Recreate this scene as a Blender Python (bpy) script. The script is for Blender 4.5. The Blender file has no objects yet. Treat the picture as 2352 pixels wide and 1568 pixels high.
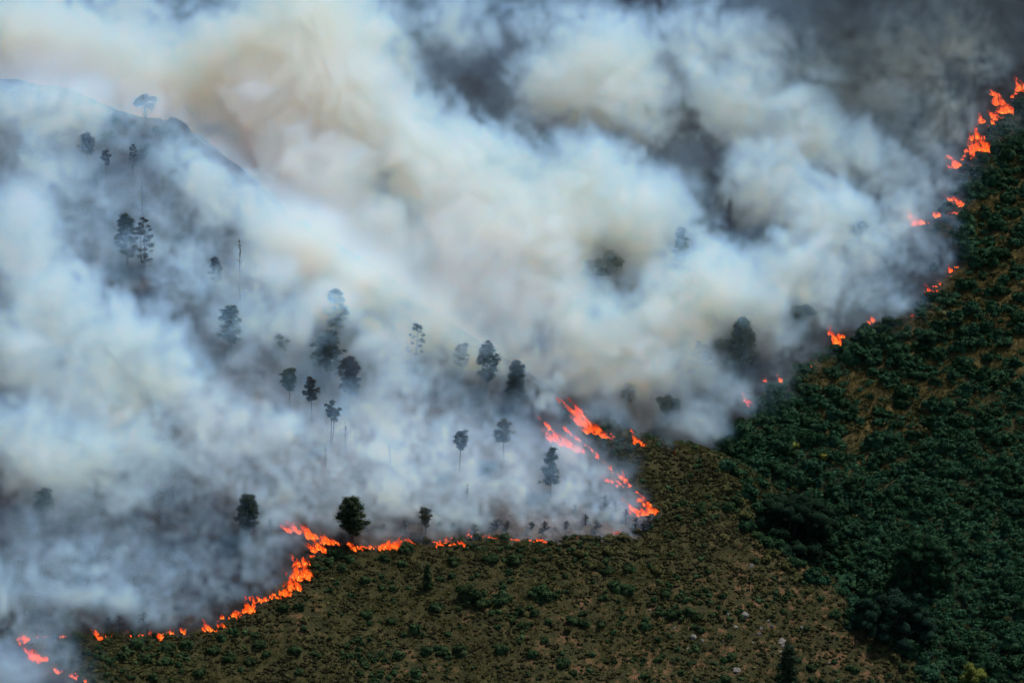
import bpy, math, random, time
import numpy as np
T0=time.time()
# ------------------------------------------------------------------ camera
PITCH=math.radians(14.0); DIST=900.0; HALF=0.15
scn=bpy.context.scene
cp,sp=math.cos(PITCH),math.sin(PITCH)
CAM=np.array([0.0,-DIST*cp,DIST*sp])
FWD=np.array([0.0,cp,-sp]); RGT=np.array([1.0,0,0]); UPV=np.array([0.0,sp,cp])
cd=bpy.data.cameras.new("camera"); cam=bpy.data.objects.new("camera",cd); scn.collection.objects.link(cam)
cam.location=CAM; cam.rotation_euler=(math.pi/2-PITCH,0,0)
cd.sensor_width=36; cd.lens=36/(2*HALF); cd.clip_start=1; cd.clip_end=20000
scn.camera=cam
# ------------------------------------------------------------------ sky, sun, exposure
SUN=np.array([0.39,0.27,0.88]); SUN/=np.linalg.norm(SUN)
w=bpy.data.worlds.new("World"); scn.world=w; w.use_nodes=True
nt=w.node_tree; bg=nt.nodes["Background"]; sk=nt.nodes.new("ShaderNodeTexSky"); sk.sky_type='NISHITA'; sk.sun_disc=False
sk.sun_elevation=math.asin(SUN[2]); sk.sun_rotation=math.atan2(SUN[0],SUN[1])
nt.links.new(sk.outputs[0],bg.inputs[0]); bg.inputs[1].default_value=0.115
sl=bpy.data.lights.new("sun",'SUN'); sl.energy=5.0; sl.angle=math.radians(0.6); sl.color=(1,0.95,0.87)
so=bpy.data.objects.new("sun",sl); scn.collection.objects.link(so)
from mathutils import Vector
so.rotation_euler=Vector(SUN).to_track_quat('Z','Y').to_euler(); so.location=(200,0,400)
vs=scn.view_settings; vs.view_transform='Standard'; vs.look='None'; vs.gamma=1; vs.exposure=0.08; vs.use_curve_mapping=False
scn.render.engine='CYCLES'; cy=scn.cycles
cy.use_denoising=True; cy.denoiser='OPENIMAGEDENOISE'
cy.max_bounces=6; cy.diffuse_bounces=1; cy.glossy_bounces=1; cy.transmission_bounces=2; cy.volume_bounces=6
cy.transparent_max_bounces=48; cy.volume_step_rate=4.2; cy.volume_max_steps=512
cy.use_adaptive_sampling=True; cy.adaptive_threshold=0.11; cy.adaptive_min_samples=12; cy.caustics_reflective=False; cy.caustics_refractive=False
# ------------------------------------------------------------------ maths of the ground
def ray(u,v):
    return FWD+RGT*((u-1176)/1176*HALF)+UPV*((784-v)/1176*HALF)
SA,SB,SC=0.45,-0.12,-3.0
def plane_hit(u,v,A,B,C):
    d=ray(u,v); t=(A*CAM[1]+B*CAM[0]+C-CAM[2])/(d[2]-A*d[1]-B*d[0]); return CAM+d*t,t
RIDGE_PX=[(-700,60),(-400,120),(0,180),(130,205),(250,255),(385,290),(430,335),(480,390),(560,450),(700,535),(850,640),(1000,745),(1200,880),(1300,955),(1420,995),(1560,1030),(1640,1050),(1690,1120),(1715,1185),(1762,1260),(1830,1308),(1900,1362),(1945,1400),(2010,1450),(2072,1492),(2125,1560),(2300,1750),(2500,2000),(2900,2600)]
RIDGE=np.array([plane_hit(u,v,SA,SB,SC)[0][:2] for u,v in RIDGE_PX])
random.seed(4); RNG=np.random.default_rng(11)
_p1,_t1=plane_hit(1640,1050,SA,SB,SC); _p2,_t2=plane_hit(2150,1590,SA,SB,SC)
Q1=CAM+ray(1640,1050)*(_t1+25); Q2=CAM+ray(2150,1590)*(_t2+8); Q3=CAM+ray(2352,190)*((Q1-CAM)@FWD+105)
_n=np.cross(Q2-Q1,Q3-Q1); _n/=_n[2]; FB,FA=-_n[0],-_n[1]; FC=Q1[2]-FA*Q1[1]-FB*Q1[0]
def hsh(ix,iy,s):
    h=(ix*374761393+iy*668265263+s*974634777)&0xFFFFFFFF
    h=((h^(h>>13))*1274126177)&0xFFFFFFFF
    return ((h^(h>>16))&0xFFFFFF)/float(0xFFFFFF)
def vn(x,y,s=0):
    x=np.asarray(x,float);y=np.asarray(y,float)
    ix=np.floor(x).astype(np.int64);iy=np.floor(y).astype(np.int64);fx=x-ix;fy=y-iy
    fx=fx*fx*fx*(fx*(fx*6-15)+10);fy=fy*fy*fy*(fy*(fy*6-15)+10)
    a=hsh(ix,iy,s);b=hsh(ix+1,iy,s);c=hsh(ix,iy+1,s);d=hsh(ix+1,iy+1,s)
    return (a*(1-fx)+b*fx)*(1-fy)+(c*(1-fx)+d*fx)*fy
def fbm(x,y,s=0,o=4):
    t=0;a=.5
    for i in range(o): t=t+a*vn(x,y,s+i*17);x=np.asarray(x)*2.03+5.1;y=np.asarray(y)*2.03+3.7;a*=.5
    return t
def sstep(a,b,x):
    t=np.clip((x-a)/(b-a),0,1); return t*t*(3-2*t)
def poly_dist(x,y,P):
    """distance to an open line of points, positive on its left side"""
    best=np.full(np.shape(x),1e9);sg=np.ones(np.shape(x))
    for (ax,ay),(bx,by) in zip(P[:-1],P[1:]):
        dx,dy=bx-ax,by-ay
        t=np.clip(((x-ax)*dx+(y-ay)*dy)/(dx*dx+dy*dy),0,1)
        ex,ey=x-ax-t*dx,y-ay-t*dy; d=np.hypot(ex,ey); cr=dx*(y-ay)-dy*(x-ax)
        m=d<best-1e-9; best=np.where(m,d,best); sg=np.where(m,np.where(cr>0,1.,-1.),sg)
    return best*sg
def inside(x,y,P):
    c=np.zeros(np.shape(x),bool);n=len(P);j=n-1
    for i in range(n):
        xi,yi=P[i];xj,yj=P[j]
        c^=((yi>y)!=(yj>y))&(x<(xj-xi)*(y-yi)/(yj-yi+1e-12)+xi); j=i
    return c
def spur_z(x,y):
    xx=320*np.tanh(np.asarray(x)/320.0)
    d=np.maximum(poly_dist(x,y,RIDGE),0)      # behind the crest
    z=SA*np.maximum(y,-330)+SB*xx+SC
    z=z-0.95*d*d/(d+5.0)
    z=z+(fbm(x/26.,y/26.,3)-.47)*4.5+(vn(x/5.5,y/5.5,9)-.5)*.9
    # rocky shoulder at the upper end of the crest
    k=np.exp(-(((x+95)/16)**2+((y-76)/11)**2)); z=z+k*((vn(x/4.,y/4.,31)-.3)*5)
    # broken, stony crest
    c=poly_dist(x,y,RIDGE); z=z+np.exp(-(c/9.)**2)*sstep(20,-25,np.asarray(x))*((vn(x/7.,y/7.,35)-.5)*3.6+(vn(x/2.6,y/2.6,36)-.5)*1.5)
    return z
def far_z(x,y):
    xx=420*np.tanh(np.asarray(x)/420.0); yy=np.where(y<330,y,330+260*np.tanh((np.asarray(y)-330)/520.0)); yy=np.maximum(yy,-260)
    return FA*yy+FB*xx+FC+(fbm(x/34.,y/34.,21)-.47)*7+(vn(x/6.5,y/6.5,8)-.5)*1.0
def ground_z(x,y): return np.maximum(spur_z(x,y),far_z(x,y))
XS=np.concatenate([-np.geomspace(6000,190,22)[:-1],np.arange(-188,222.1,1.75),np.geomspace(226,6000,22)])
YS=np.concatenate([-np.geomspace(1500,200,14)[:-1],np.arange(-198,440.1,1.75),np.geomspace(446,7000,24)])
GX,GY=np.meshgrid(XS,YS); GS=spur_z(GX,GY); GF=far_z(GX,GY); GZ=np.maximum(GS,GF)
def gz(x,y):
    x=np.asarray(x,float);y=np.asarray(y,float)
    i=np.clip(np.searchsorted(XS,x)-1,0,len(XS)-2);j=np.clip(np.searchsorted(YS,y)-1,0,len(YS)-2)
    fx=(x-XS[i])/(XS[i+1]-XS[i]);fy=(y-YS[j])/(YS[j+1]-YS[j])
    return (GZ[j,i]*(1-fx)+GZ[j,i+1]*fx)*(1-fy)+(GZ[j+1,i]*(1-fx)+GZ[j+1,i+1]*fx)*fy
def hit(u,v,far=False,maxt=1700):
    """first point of the ground (or of the far slope) seen at photo position u,v"""
    d=ray(u,v); f=(lambda x,y: far_z(np.array([x]),np.array([y]))[0]) if far else (lambda x,y: float(gz(x,y)))
    ts=np.arange(600,maxt,2.0); p=CAM[None]+ts[:,None]*d[None]
    z=far_z(p[:,0],p[:,1]) if far else gz(p[:,0],p[:,1])
    b=np.nonzero(p[:,2]<z)[0]
    if len(b)==0: return CAM+d*maxt,maxt
    lo,hi=ts[max(b[0]-1,0)],ts[b[0]]
    for _ in range(14):
        m=.5*(lo+hi);q=CAM+d*m
        if q[2]<f(q[0],q[1]): hi=m
        else: lo=m
    return CAM+d*hi,hi
def pix(p):
    q=np.asarray(p)-CAM; t=q@FWD
    return 1176+(q@RGT)/t/HALF*1176, 784-(q@UPV)/t/HALF*1176
# burnt ground: inside these outlines
FRONT_PX=[(-300,1400),(40,1450),(230,1462),(370,1455),(430,1445),(490,1440),(560,1402),(640,1368),(690,1325),(722,1280),(765,1248),(850,1256),(920,1246),(1010,1246),(1080,1232),(1160,1232),(1260,1245),(1350,1232),(1450,1222),(1512,1178),(1440,1110),(1380,1060),(1310,1000),(1290,950)]
FRONT=np.array([plane_hit(u,v,SA,SB,SC)[0][:2] for u,v in FRONT_PX])
SPUR_BURNT=np.concatenate([FRONT,np.array([(30,40),(-40,200),(-500,260),(-500,-60)])])
CORNER_BURNT=np.array([plane_hit(u,v,SA,SB,SC)[0][:2] for u,v in [(-300,1440),(30,1470),(95,1515),(200,1580),(300,1700),(-400,1900)]])
FFRONT_PX=[(1600,1080),(1660,1020),(1715,945),(1750,905),(1790,872),(1860,838),(1935,790),(2005,740),(2095,722),(2145,672),(2192,626),(2225,580),(2115,520),(2165,496),(2228,472),(2205,400),(2235,345),(2265,315),(2305,255),(2362,195),(2450,100)]
FFRONT=np.array([plane_hit(u,v,FA,FB,FC)[0][:2] for u,v in FFRONT_PX])
FAR_BURNT=np.concatenate([FFRONT,np.array([(190,420),(-500,500),(-500,-50),(0,-60)])])
def burnt(x,y):
    wx=x+(fbm(x/7.,y/7.,51,3)-.45)*7;wy=y+(fbm(x/7.,y/7.,57,3)-.45)*7
    far=far_z(x,y)>spur_z(x,y)
    a=inside(wx,wy,SPUR_BURNT)|inside(wx,wy,CORNER_BURNT); b=inside(wx,wy,FAR_BURNT)
    return np.where(far,b,a)
# ------------------------------------------------------------------ materials
MATS={}
def nodemat(name):
    m=bpy.data.materials.new(name); m.use_nodes=True; MATS[name]=m
    return m,m.node_tree,m.node_tree.nodes["Principled BSDF"]
def N(t,kind,**kw):
    n=t.nodes.new(kind)
    for k,v in kw.items(): setattr(n,k,v)
    return n
def noise(t,vec,scale,detail=4,rough=.6,dist=0):
    n=N(t,"ShaderNodeTexNoise"); n.inputs['Scale'].default_value=scale;n.inputs['Detail'].default_value=detail;n.inputs['Roughness'].default_value=rough;n.inputs['Distortion'].default_value=dist
    if vec: t.links.new(vec,n.inputs['Vector'])
    return n.outputs['Fac']
def ramp(t,fac,stops,interp='LINEAR'):
    r=N(t,"ShaderNodeValToRGB"); r.color_ramp.interpolation=interp
    e=r.color_ramp.elements
    while len(e)<len(stops): e.new(.5)
    for k,(p,c) in zip(e,stops):
        k.position=p; k.color=(c if len(c)==4 else (*c,1)) if hasattr(c,'__len__') else (c,c,c,1)
    t.links.new(fac,r.inputs[0]); return r.outputs[0]
def mix(t,f,a,b):
    m=N(t,"ShaderNodeMix",data_type='RGBA')
    for s,v in ((m.inputs['Factor'],f),(m.inputs['A'],a),(m.inputs['B'],b)):
        if isinstance(v,bpy.types.NodeSocket): t.links.new(v,s)
        elif hasattr(v,'__len__'): s.default_value=(*v,1)
        else: s.default_value=v
    return m.outputs['Result']
def ground_material():
    m,t,b=nodemat("ground_soil_grass_and_ash")
    pos=N(t,"ShaderNodeNewGeometry").outputs['Position']
    at=lambda n:N(t,"ShaderNodeAttribute",attribute_name=n).outputs['Fac']
    n1=noise(t,pos,.055,5,.62);n2=noise(t,pos,.33,5,.65);n3=noise(t,pos,1.6,4,.7)
    spur=ramp(t,n2,[(.30,(.018,.020,.008)),(.44,(.027,.028,.010)),(.56,(.040,.038,.013)),(.70,(.058,.049,.018))])
    spur=mix(t,ramp(t,n1,[(.42,0.),(.62,1.)]),spur,(.032,.030,.011))
    spur=mix(t,ramp(t,n3,[(.45,0.),(.75,.5)]),spur,(.018,.015,.010))
    bare=mix(t,n3,(.15,.075,.036),(.075,.046,.026))
    bm=N(t,"ShaderNodeMath",operation='MULTIPLY'); t.links.new(at('bare'),bm.inputs[0]); t.links.new(ramp(t,n2,[(.52,0.),(.62,1.)]),bm.inputs[1])
    spur=mix(t,bm.outputs[0],spur,bare)
    far=ramp(t,n2,[(.3,(.006,.012,.007)),(.5,(.011,.020,.010)),(.7,(.022,.026,.011))])
    gold=ramp(t,n3,[(.3,(.044,.034,.012)),(.7,(.105,.076,.025))])
    gm=N(t,"ShaderNodeMath",operation='MULTIPLY'); t.links.new(at('gold'),gm.inputs[0]); t.links.new(ramp(t,n2,[(.34,0.),(.48,1.)]),gm.inputs[1])
    far=mix(t,gm.outputs[0],far,gold)
    live=mix(t,at('far'),spur,far)
    dead=ramp(t,n2,[(.32,(.010,.009,.010)),(.50,(.022,.019,.018)),(.60,(.045,.033,.028)),(.74,(.095,.078,.070))])
    dead=mix(t,ramp(t,n1,[(.45,0.),(.60,.75)]),dead,(.012,.011,.012))
    am=N(t,"ShaderNodeMath",operation='MULTIPLY'); t.links.new(at('ash_brightening'),am.inputs[0]); t.links.new(ramp(t,n2,[(.36,.25),(.56,1.)]),am.inputs[1])
    dead=mix(t,am.outputs[0],dead,mix(t,n3,(.09,.09,.095),(.24,.235,.24)))  # ash grey, painted paler to stand in for the slope's sunlit brightness
    dead=mix(t,at('far'),dead,mix(t,n3,(.007,.007,.008),(.020,.018,.018)))
    col=mix(t,at('burnt'),live,dead); t.links.new(col,b.inputs['Base Color'])
    b.inputs['Roughness'].default_value=.95; b.inputs['Specular IOR Level'].default_value=.1
    bp=N(t,"ShaderNodeBump"); bp.inputs['Strength'].default_value=.9; bp.inputs['Distance'].default_value=.5; t.links.new(n3,bp.inputs['Height']); t.links.new(bp.outputs[0],b.inputs['Normal'])
    return m
col=scn.collection
def link(name,me,mat=None,parent=None):
    o=bpy.data.objects.new(name,me); col.objects.link(o)
    if mat is not None and me is not None and not me.materials: me.materials.append(mat)
    if parent: o.parent=parent
    return o
def mesh(name,V,F,smooth=True,mat=None):
    me=bpy.data.meshes.new(name); V=np.asarray(V,np.float32)
    if isinstance(F,np.ndarray):
        k=F.shape[1]; me.vertices.add(len(V)); me.vertices.foreach_set('co',V.ravel()); me.loops.add(F.size); me.loops.foreach_set('vertex_index',F.ravel().astype(np.int32))
        me.polygons.add(len(F)); me.polygons.foreach_set('loop_start',np.arange(0,F.size,k,dtype=np.int32)); me.update(calc_edges=True); me.validate()
    else: me.from_pydata(V.tolist(),[],F); me.update()
    if smooth: me.polygons.foreach_set('use_smooth',np.ones(len(me.polygons),bool))
    if mat: me.materials.append(mat)
    return me
def attr(me,n,val):
    a=me.attributes.new(n,'FLOAT','POINT'); a.data.foreach_set('value',np.asarray(val,np.float32).ravel())
def gauss_px(pts,X,Y,far):
    A,B,C=(FA,FB,FC) if far else (SA,SB,SC); o=np.zeros_like(X)
    for u,v,r in pts:
        c=plane_hit(u,v,A,B,C)[0]; o=np.maximum(o,np.exp(-((X-c[0])**2+((Y-c[1])*.75)**2)/(r*r)))
    return o
ny,nx=GX.shape; idx=np.arange(nx*ny).reshape(ny,nx)
quads=np.stack([idx[:-1,:-1],idx[:-1,1:],idx[1:,1:],idx[1:,:-1]],-1).reshape(-1,4)
hm=mesh("hillside",np.stack([GX,GY,GZ],-1).reshape(-1,3),quads,True,ground_material())
FARM=GF>GS
attr(hm,'far',FARM.astype(float)); BURN=burnt(GX,GY).astype(float); attr(hm,'burnt',BURN)
BARE_PX=[(1340,1390,7),(1800,1340,14),(1880,1420,12),(1700,1390,14),(1780,1500,16),(1650,1450,12),(1560,1420,10),(1950,1500,12),(1900,1545,12),(1540,1560,14),(1300,1500,10),(1100,1380,7),(700,1420,6),(1460,1560,9),(950,1540,9)]
attr(hm,'bare',gauss_px(BARE_PX,GX,GY,False))
GOLD_PX=[(2250,680,34),(2080,740,20),(2300,600,26),(2150,640,20),(2330,760,20),(1960,900,17),(2020,960,14),(2290,470,22),(2180,540,12),(2340,560,14),(2140,880,12),(2230,790,14),(2330,410,9)]
attr(hm,'gold',gauss_px(GOLD_PX,GX,GY,True))
attr(hm,'ash_brightening',gauss_px([(620,1000,16),(760,1050,16),(900,1020,15),(920,1120,15),(1060,1080,14),(1180,1120,13),(1300,1150,11),(1390,1190,8),(1240,1190,9),(500,960,12)],GX,GY,False))  # ash areas whose colour also carries the brightness of the sunlit smoke
hill=link("hillside",hm); hill["kind"]="structure"
# ------------------------------------------------------------------ vegetation
def leaf_material(name,c0,c1,c2,var=.25,rough=1.):
    m,t,b=nodemat(name); oi=N(t,"ShaderNodeObjectInfo"); pos=N(t,"ShaderNodeNewGeometry").outputs['Position']
    n=noise(t,pos,.9,2,.6); c=ramp(t,n,[(.32,c0),(.5,c1),(.68,c2)])
    hs=N(t,"ShaderNodeHueSaturation"); t.links.new(c,hs.inputs['Color'])
    mr=N(t,"ShaderNodeMapRange"); mr.inputs['To Min'].default_value=1-var; mr.inputs['To Max'].default_value=1+var; t.links.new(oi.outputs['Random'],mr.inputs[0]); t.links.new(mr.outputs[0],hs.inputs['Value'])
    mh=N(t,"ShaderNodeMapRange"); mh.inputs['To Min'].default_value=.485; mh.inputs['To Max'].default_value=.515; t.links.new(oi.outputs['Random'],mh.inputs[0]); t.links.new(mh.outputs[0],hs.inputs['Hue'])
    t.links.new(hs.outputs[0],b.inputs['Base Color']); b.inputs['Roughness'].default_value=rough; b.inputs['Specular IOR Level'].default_value=.04
    return m
LM={
 'green':leaf_material("dark_green_leaves",(.011,.023,.010),(.019,.037,.015),(.036,.054,.021)),
 'far':leaf_material("bluish_green_leaves",(.005,.018,.009),(.010,.032,.015),(.030,.060,.028)),
 'fern':leaf_material("bracken_fronds",(.008,.030,.014),(.018,.056,.026),(.046,.098,.048)),
 'olive':leaf_material("olive_leaves",(.028,.029,.011),(.044,.044,.016),(.072,.066,.024)),
 'heath':leaf_material("brown_heath_twigs",(.016,.016,.008),(.027,.026,.012),(.046,.041,.018)),
 'straw':leaf_material("dry_grass_blades",(.036,.037,.012),(.058,.055,.017),(.090,.076,.026)),
 'lime':leaf_material("yellow_green_leaves",(.050,.066,.014),(.085,.100,.020),(.12,.125,.028)),
 'dusk':leaf_material("dark_oak_leaves",(.003,.009,.006),(.005,.015,.009),(.011,.026,.015),.15),
 'pine':leaf_material("pine_needles",(.010,.018,.010),(.016,.028,.014),(.028,.042,.020),.2),
 'singed':leaf_material("singed_needles",(.010,.009,.008),(.018,.015,.012),(.036,.024,.016),.2),
 'char':leaf_material("charred_twigs",(.008,.008,.009),(.014,.013,.013),(.022,.020,.019),.2)}
m,t,b=nodemat("pine_bark"); t.links.new(ramp(t,noise(t,N(t,"ShaderNodeNewGeometry").outputs['Position'],3.,4,.7),[(.3,(.012,.010,.009)),(.7,(.045,.036,.030))]),b.inputs['Base Color']); b.inputs['Roughness'].default_value=.95; BARK=m
m,t,b=nodemat("charred_bark"); t.links.new(ramp(t,noise(t,N(t,"ShaderNodeNewGeometry").outputs['Position'],3.,4,.7),[(.3,(.007,.007,.007)),(.7,(.022,.020,.020))]),b.inputs['Base Color']); b.inputs['Roughness'].default_value=.95; CHAR=m
def unit(a): return a/np.maximum(np.linalg.norm(a,axis=-1,keepdims=True),1e-9)
def leaf_tris(C,Nrm,size,rng,ratio=.5):
    """one pointed leaf-sized triangle per centre, lying roughly across Nrm"""
    n=len(C); r=rng.standard_normal((n,3)); a=unit(np.cross(Nrm,r)); b=np.cross(Nrm,a); s=(size*rng.uniform(.6,1.4,n))[:,None]
    V=np.stack([C+a*s*.9,C-a*s*.5+b*s*ratio,C-a*s*.5-b*s*ratio],1).reshape(-1,3)
    return V,np.arange(3*n).reshape(-1,3)
class MB:
    def __init__(s): s.V=[];s.F=[];s.n=0
    def add(s,V,F): s.V.append(np.asarray(V,float)); s.F.append(np.asarray(F,int)+s.n); s.n+=len(V)
    def tube(s,P,R,k=5):
        P=np.asarray(P,float); n=len(P); d=np.gradient(P,axis=0); d=unit(d); ref=np.where(np.abs(d[:,2:3])<.9,np.array([[0,0,1.]]),np.array([[1.,0,0]]))
        a=unit(np.cross(d,ref)); b=np.cross(d,a); th=np.arange(k)*2*math.pi/k
        ring=P[:,None]+(a[:,None]*np.cos(th)[None,:,None]+b[:,None]*np.sin(th)[None,:,None])*np.asarray(R,float)[:,None,None]
        V=ring.reshape(-1,3); F=[]
        for i in range(n-1):
            for j in range(k):
                p,q=i*k+j,i*k+(j+1)%k; F+= [(p,q,q+k),(p,q+k,p+k)]
        s.add(V,np.array(F))
    def mesh(s,name,mat,smooth=False): return mesh(name,np.concatenate(s.V),np.concatenate(s.F).astype(np.int32),smooth,mat)
def lobe(mb,c,r,n,size,rng,up=.25,fill=.35):
    """a clump of leaves filling an ellipsoid, mostly near its skin"""
    d=unit(rng.standard_normal((n,3))); rad=(1-fill*rng.random(n)**1.5)[:,None]
    C=np.asarray(c)+d*np.asarray(r)*rad; nr=unit(d+np.array([0,0,up])+.55*rng.standard_normal((n,3)))
    mb.add(*leaf_tris(C,nr,size,rng))
def dome(mb,c,r,rng,seg=9,rings=5,bump=.18):
    """lumpy inner body that keeps the clump from being seen through"""
    V=[];F=[];c=np.asarray(c)
    for i in range(rings+1):
        ph=-.35+(math.pi/2+.35)*i/rings
        for j in range(seg):
            th=2*math.pi*j/seg; k=1+bump*(rng.random()-.5)*2
            V.append(c+np.asarray(r)*np.array([math.cos(ph)*math.cos(th),math.cos(ph)*math.sin(th),math.sin(ph)])*k)
    for i in range(rings):
        for j in range(seg):
            a,b=i*seg+j,i*seg+(j+1)%seg; F+=[(a,b,b+seg),(a,b+seg,a+seg)]
    mb.add(V,F)
def shrub_mesh(name,seed,mat,lobes=7,leaves=80,size=.13,tall=.75,spiky=0):
    """about 2 m wide at scale 1, standing on z=0"""
    rng=np.random.default_rng(seed); mb=MB(); dome(mb,(0,0,.1),(.62,.62,tall*.62),rng)
    for i in range(lobes):
        a=rng.uniform(0,6.28); d=rng.uniform(.1,.72); r=rng.uniform(.28,.48); z=rng.uniform(.25,.85)*tall*(1.05-d*.7)
        c=(d*math.cos(a),d*math.sin(a),z); dome(mb,c,(r*.75,r*.75,r*.6),rng,7,3); lobe(mb,c,(r,r,r*.8),leaves,size,rng)
    if spiky:
        for i in range(spiky):
            a=rng.uniform(0,6.28); e=rng.uniform(.5,1.3); L=rng.uniform(.5,1.); d=np.array([math.cos(a)*math.cos(e),math.sin(a)*math.cos(e),math.sin(e)])
            mb.tube([(0,0,0),d*L*.5,d*L],[.03,.025,.01],3)
    return mb.mesh(name,mat)
SHRUBS={}
for ki,k in enumerate(('green','far','olive','lime','heath')):
    SHRUBS[k]=[shrub_mesh("shrub_foliage",1000*ki+i,LM[k],lobes=l,tall=t_) for i,(l,t_) in enumerate(((7,.75),(9,.62),(6,.95),(8,.8)))]
def tuft_mesh(name,seed,mat,n,h,spread,wid):
    rng=np.random.default_rng(seed); mb=MB(); V=[];F=[]
    for i in range(n):
        a=rng.uniform(0,6.28);d=spread*rng.random()**.5;p=np.array([d*math.cos(a),d*math.sin(a),0]); b=rng.uniform(0,6.28); lean=rng.uniform(.1,.75)
        L=h*rng.uniform(.6,1.2); tip=p+np.array([math.cos(b)*lean*L,math.sin(b)*lean*L,L*(1-lean*.4)]); s=np.array([-math.sin(b),math.cos(b),0])*wid
        V+= [p+s,p-s,tip]; F.append((3*i,3*i+1,3*i+2))
    mb.add(V,F); return mb.mesh(name,mat)
def fern_mesh(name,seed,mat):
    """low mound of leafy sprays, about 2 m across"""
    rng=np.random.default_rng(seed); mb=MB(); dome(mb,(0,0,0),(.6,.6,.3),rng,7,3)
    for i in range(10):
        a=rng.uniform(0,6.28);d=rng.uniform(0,.8); lobe(mb,(d*math.cos(a),d*math.sin(a),.3+.25*rng.random()),(.3,.3,.18),9,.2,rng,.8)
    return mb.mesh(name,mat)
TUFTS={'straw':[tuft_mesh("grass_tuft",5+i,LM['straw'],26,.55,.75,.055) for i in range(2)],
 'heath':[shrub_mesh("heath_tuft",40+i,LM['heath'],4,26,.2,.55) for i in range(2)],
 'olive':[shrub_mesh("olive_tuft",50+i,LM['olive'],4,26,.2,.5) for i in range(2)],
 'fern':[fern_mesh("fern",60+i,LM['fern']) for i in range(3)],
 'fernlime':[fern_mesh("fern",66,LM['olive'])],
 'green':[shrub_mesh("green_tuft",70+i,LM['green'],4,30,.2,.7) for i in range(2)],
 'char':[tuft_mesh("charred_stubble",80+i,LM['char'],16,.9,.6,.03) for i in range(2)]}
# --- scatter: tens of thousands of small plants, instanced as one mass per kind
def scatter(name,variants,P,S,label):
    """P points (n,3), S scales; one mass that nobody could count"""
    c=bpy.data.collections.new(name+"_kinds")
    for v in variants: c.objects.link(bpy.data.objects.new(v.name,v))
    me=bpy.data.meshes.new(name); me.vertices.add(len(P)); me.vertices.foreach_set('co',np.asarray(P,np.float32).ravel()); attr(me,'size',S)
    o=link(name,me); o["kind"]="stuff"; o["label"]=label; o["category"]="undergrowth"
    g=bpy.data.node_groups.new(name,'GeometryNodeTree'); g.is_modifier=True
    g.interface.new_socket("Geometry",in_out='INPUT',socket_type='NodeSocketGeometry'); g.interface.new_socket("Geometry",in_out='OUTPUT',socket_type='NodeSocketGeometry')
    gi=g.nodes.new("NodeGroupInput");go=g.nodes.new("NodeGroupOutput");L=g.links.new
    ip=g.nodes.new("GeometryNodeInstanceOnPoints"); ci=g.nodes.new("GeometryNodeCollectionInfo"); ci.inputs['Collection'].default_value=c; ci.inputs['Separate Children'].default_value=True; ci.inputs['Reset Children'].default_value=True
    L(gi.outputs[0],ip.inputs['Points']); L(ci.outputs[0],ip.inputs['Instance']); ip.inputs['Pick Instance'].default_value=True
    ri=g.nodes.new("FunctionNodeRandomValue"); ri.data_type='INT'; L([s for s in ri.outputs if s.enabled][0],ip.inputs['Instance Index'])
    for s in ri.inputs:
        if s.enabled and s.name=='Max': s.default_value=len(variants)-1
        if s.enabled and s.name=='Min': s.default_value=0
    rr=g.nodes.new("FunctionNodeRandomValue"); rr.data_type='FLOAT_VECTOR'; rr.inputs[0].default_value=(-.12,-.12,0); rr.inputs[1].default_value=(.12,.12,6.28); L(rr.outputs[0],ip.inputs['Rotation'])
    na=g.nodes.new("GeometryNodeInputNamedAttribute"); na.data_type='FLOAT'; na.inputs['Name'].default_value='size'; L([s for s in na.outputs if s.enabled][0],ip.inputs['Scale'])
    L(ip.outputs[0],go.inputs[0]); o.modifiers.new("scatter",'NODES').node_group=g
    return o
def in_view(P,m=60):
    q=P-CAM; t=q@FWD; u=1176+(q@RGT)/t/HALF*1176; v=784-(q@UPV)/t/HALF*1176
    return (u>-m-60)&(u<2352+m+60)&(v>-m)&(v<1568+m+40)
def sample(n,x0,x1,y0,y1):
    x=RNG.uniform(x0,x1,n);y=RNG.uniform(y0,y1,n); P=np.stack([x,y,gz(x,y)],1); P=P[in_view(P)]
    return P
P=sample(240000,-165,180,-150,190)
far_=far_z(P[:,0],P[:,1])>spur_z(P[:,0],P[:,1]); brn=burnt(P[:,0],P[:,1])
rd=poly_dist(P[:,0],P[:,1],RIDGE)
n_a=fbm(P[:,0]/16,P[:,1]/16,71,3); n_b=fbm(P[:,0]/7,P[:,1]/7,77,3); ru=RNG.random(len(P))
bare_=gauss_px(BARE_PX,P[:,0],P[:,1],False); gold_=gauss_px(GOLD_PX,P[:,0],P[:,1],True)
live=~brn; sp=live&~far_&(rd<70)
def pick(mask,prob,lo,hi):
    q=mask&(ru<prob); s=RNG.uniform(lo,hi,q.sum()); p=P[q].copy(); p[:,2]-=.08*s; return p,s
nb=1-.75*bare_
scatter("dry_grass",TUFTS['straw'],*pick(sp,.62*nb*sstep(.58,.38,n_b)+.12,.6,1.2),"dry straw and olive grass tufts covering the unburnt spur below the fire")
ru=RNG.random(len(P)); scatter("brown_heath",TUFTS['heath'],*pick(sp,(.55*sstep(.34,.50,n_b)+.10+.35*sstep(-45,-12,rd))*nb*.8,.3,.9),"low brown heath covering the unburnt spur")
ru=RNG.random(len(P)); scatter("olive_undergrowth",TUFTS['olive'],*pick(sp,.40*nb*sstep(.34,.50,n_a)+.08,.35,.95),"low olive undergrowth mottling the unburnt spur")
ru=RNG.random(len(P)); scatter("green_undergrowth",TUFTS['green'],*pick(sp,.14*nb*sstep(.40,.54,n_a)+.01,.6,1.5),"low green undergrowth mottling the unburnt spur")
ff=live&far_&(rd<400)
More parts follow.
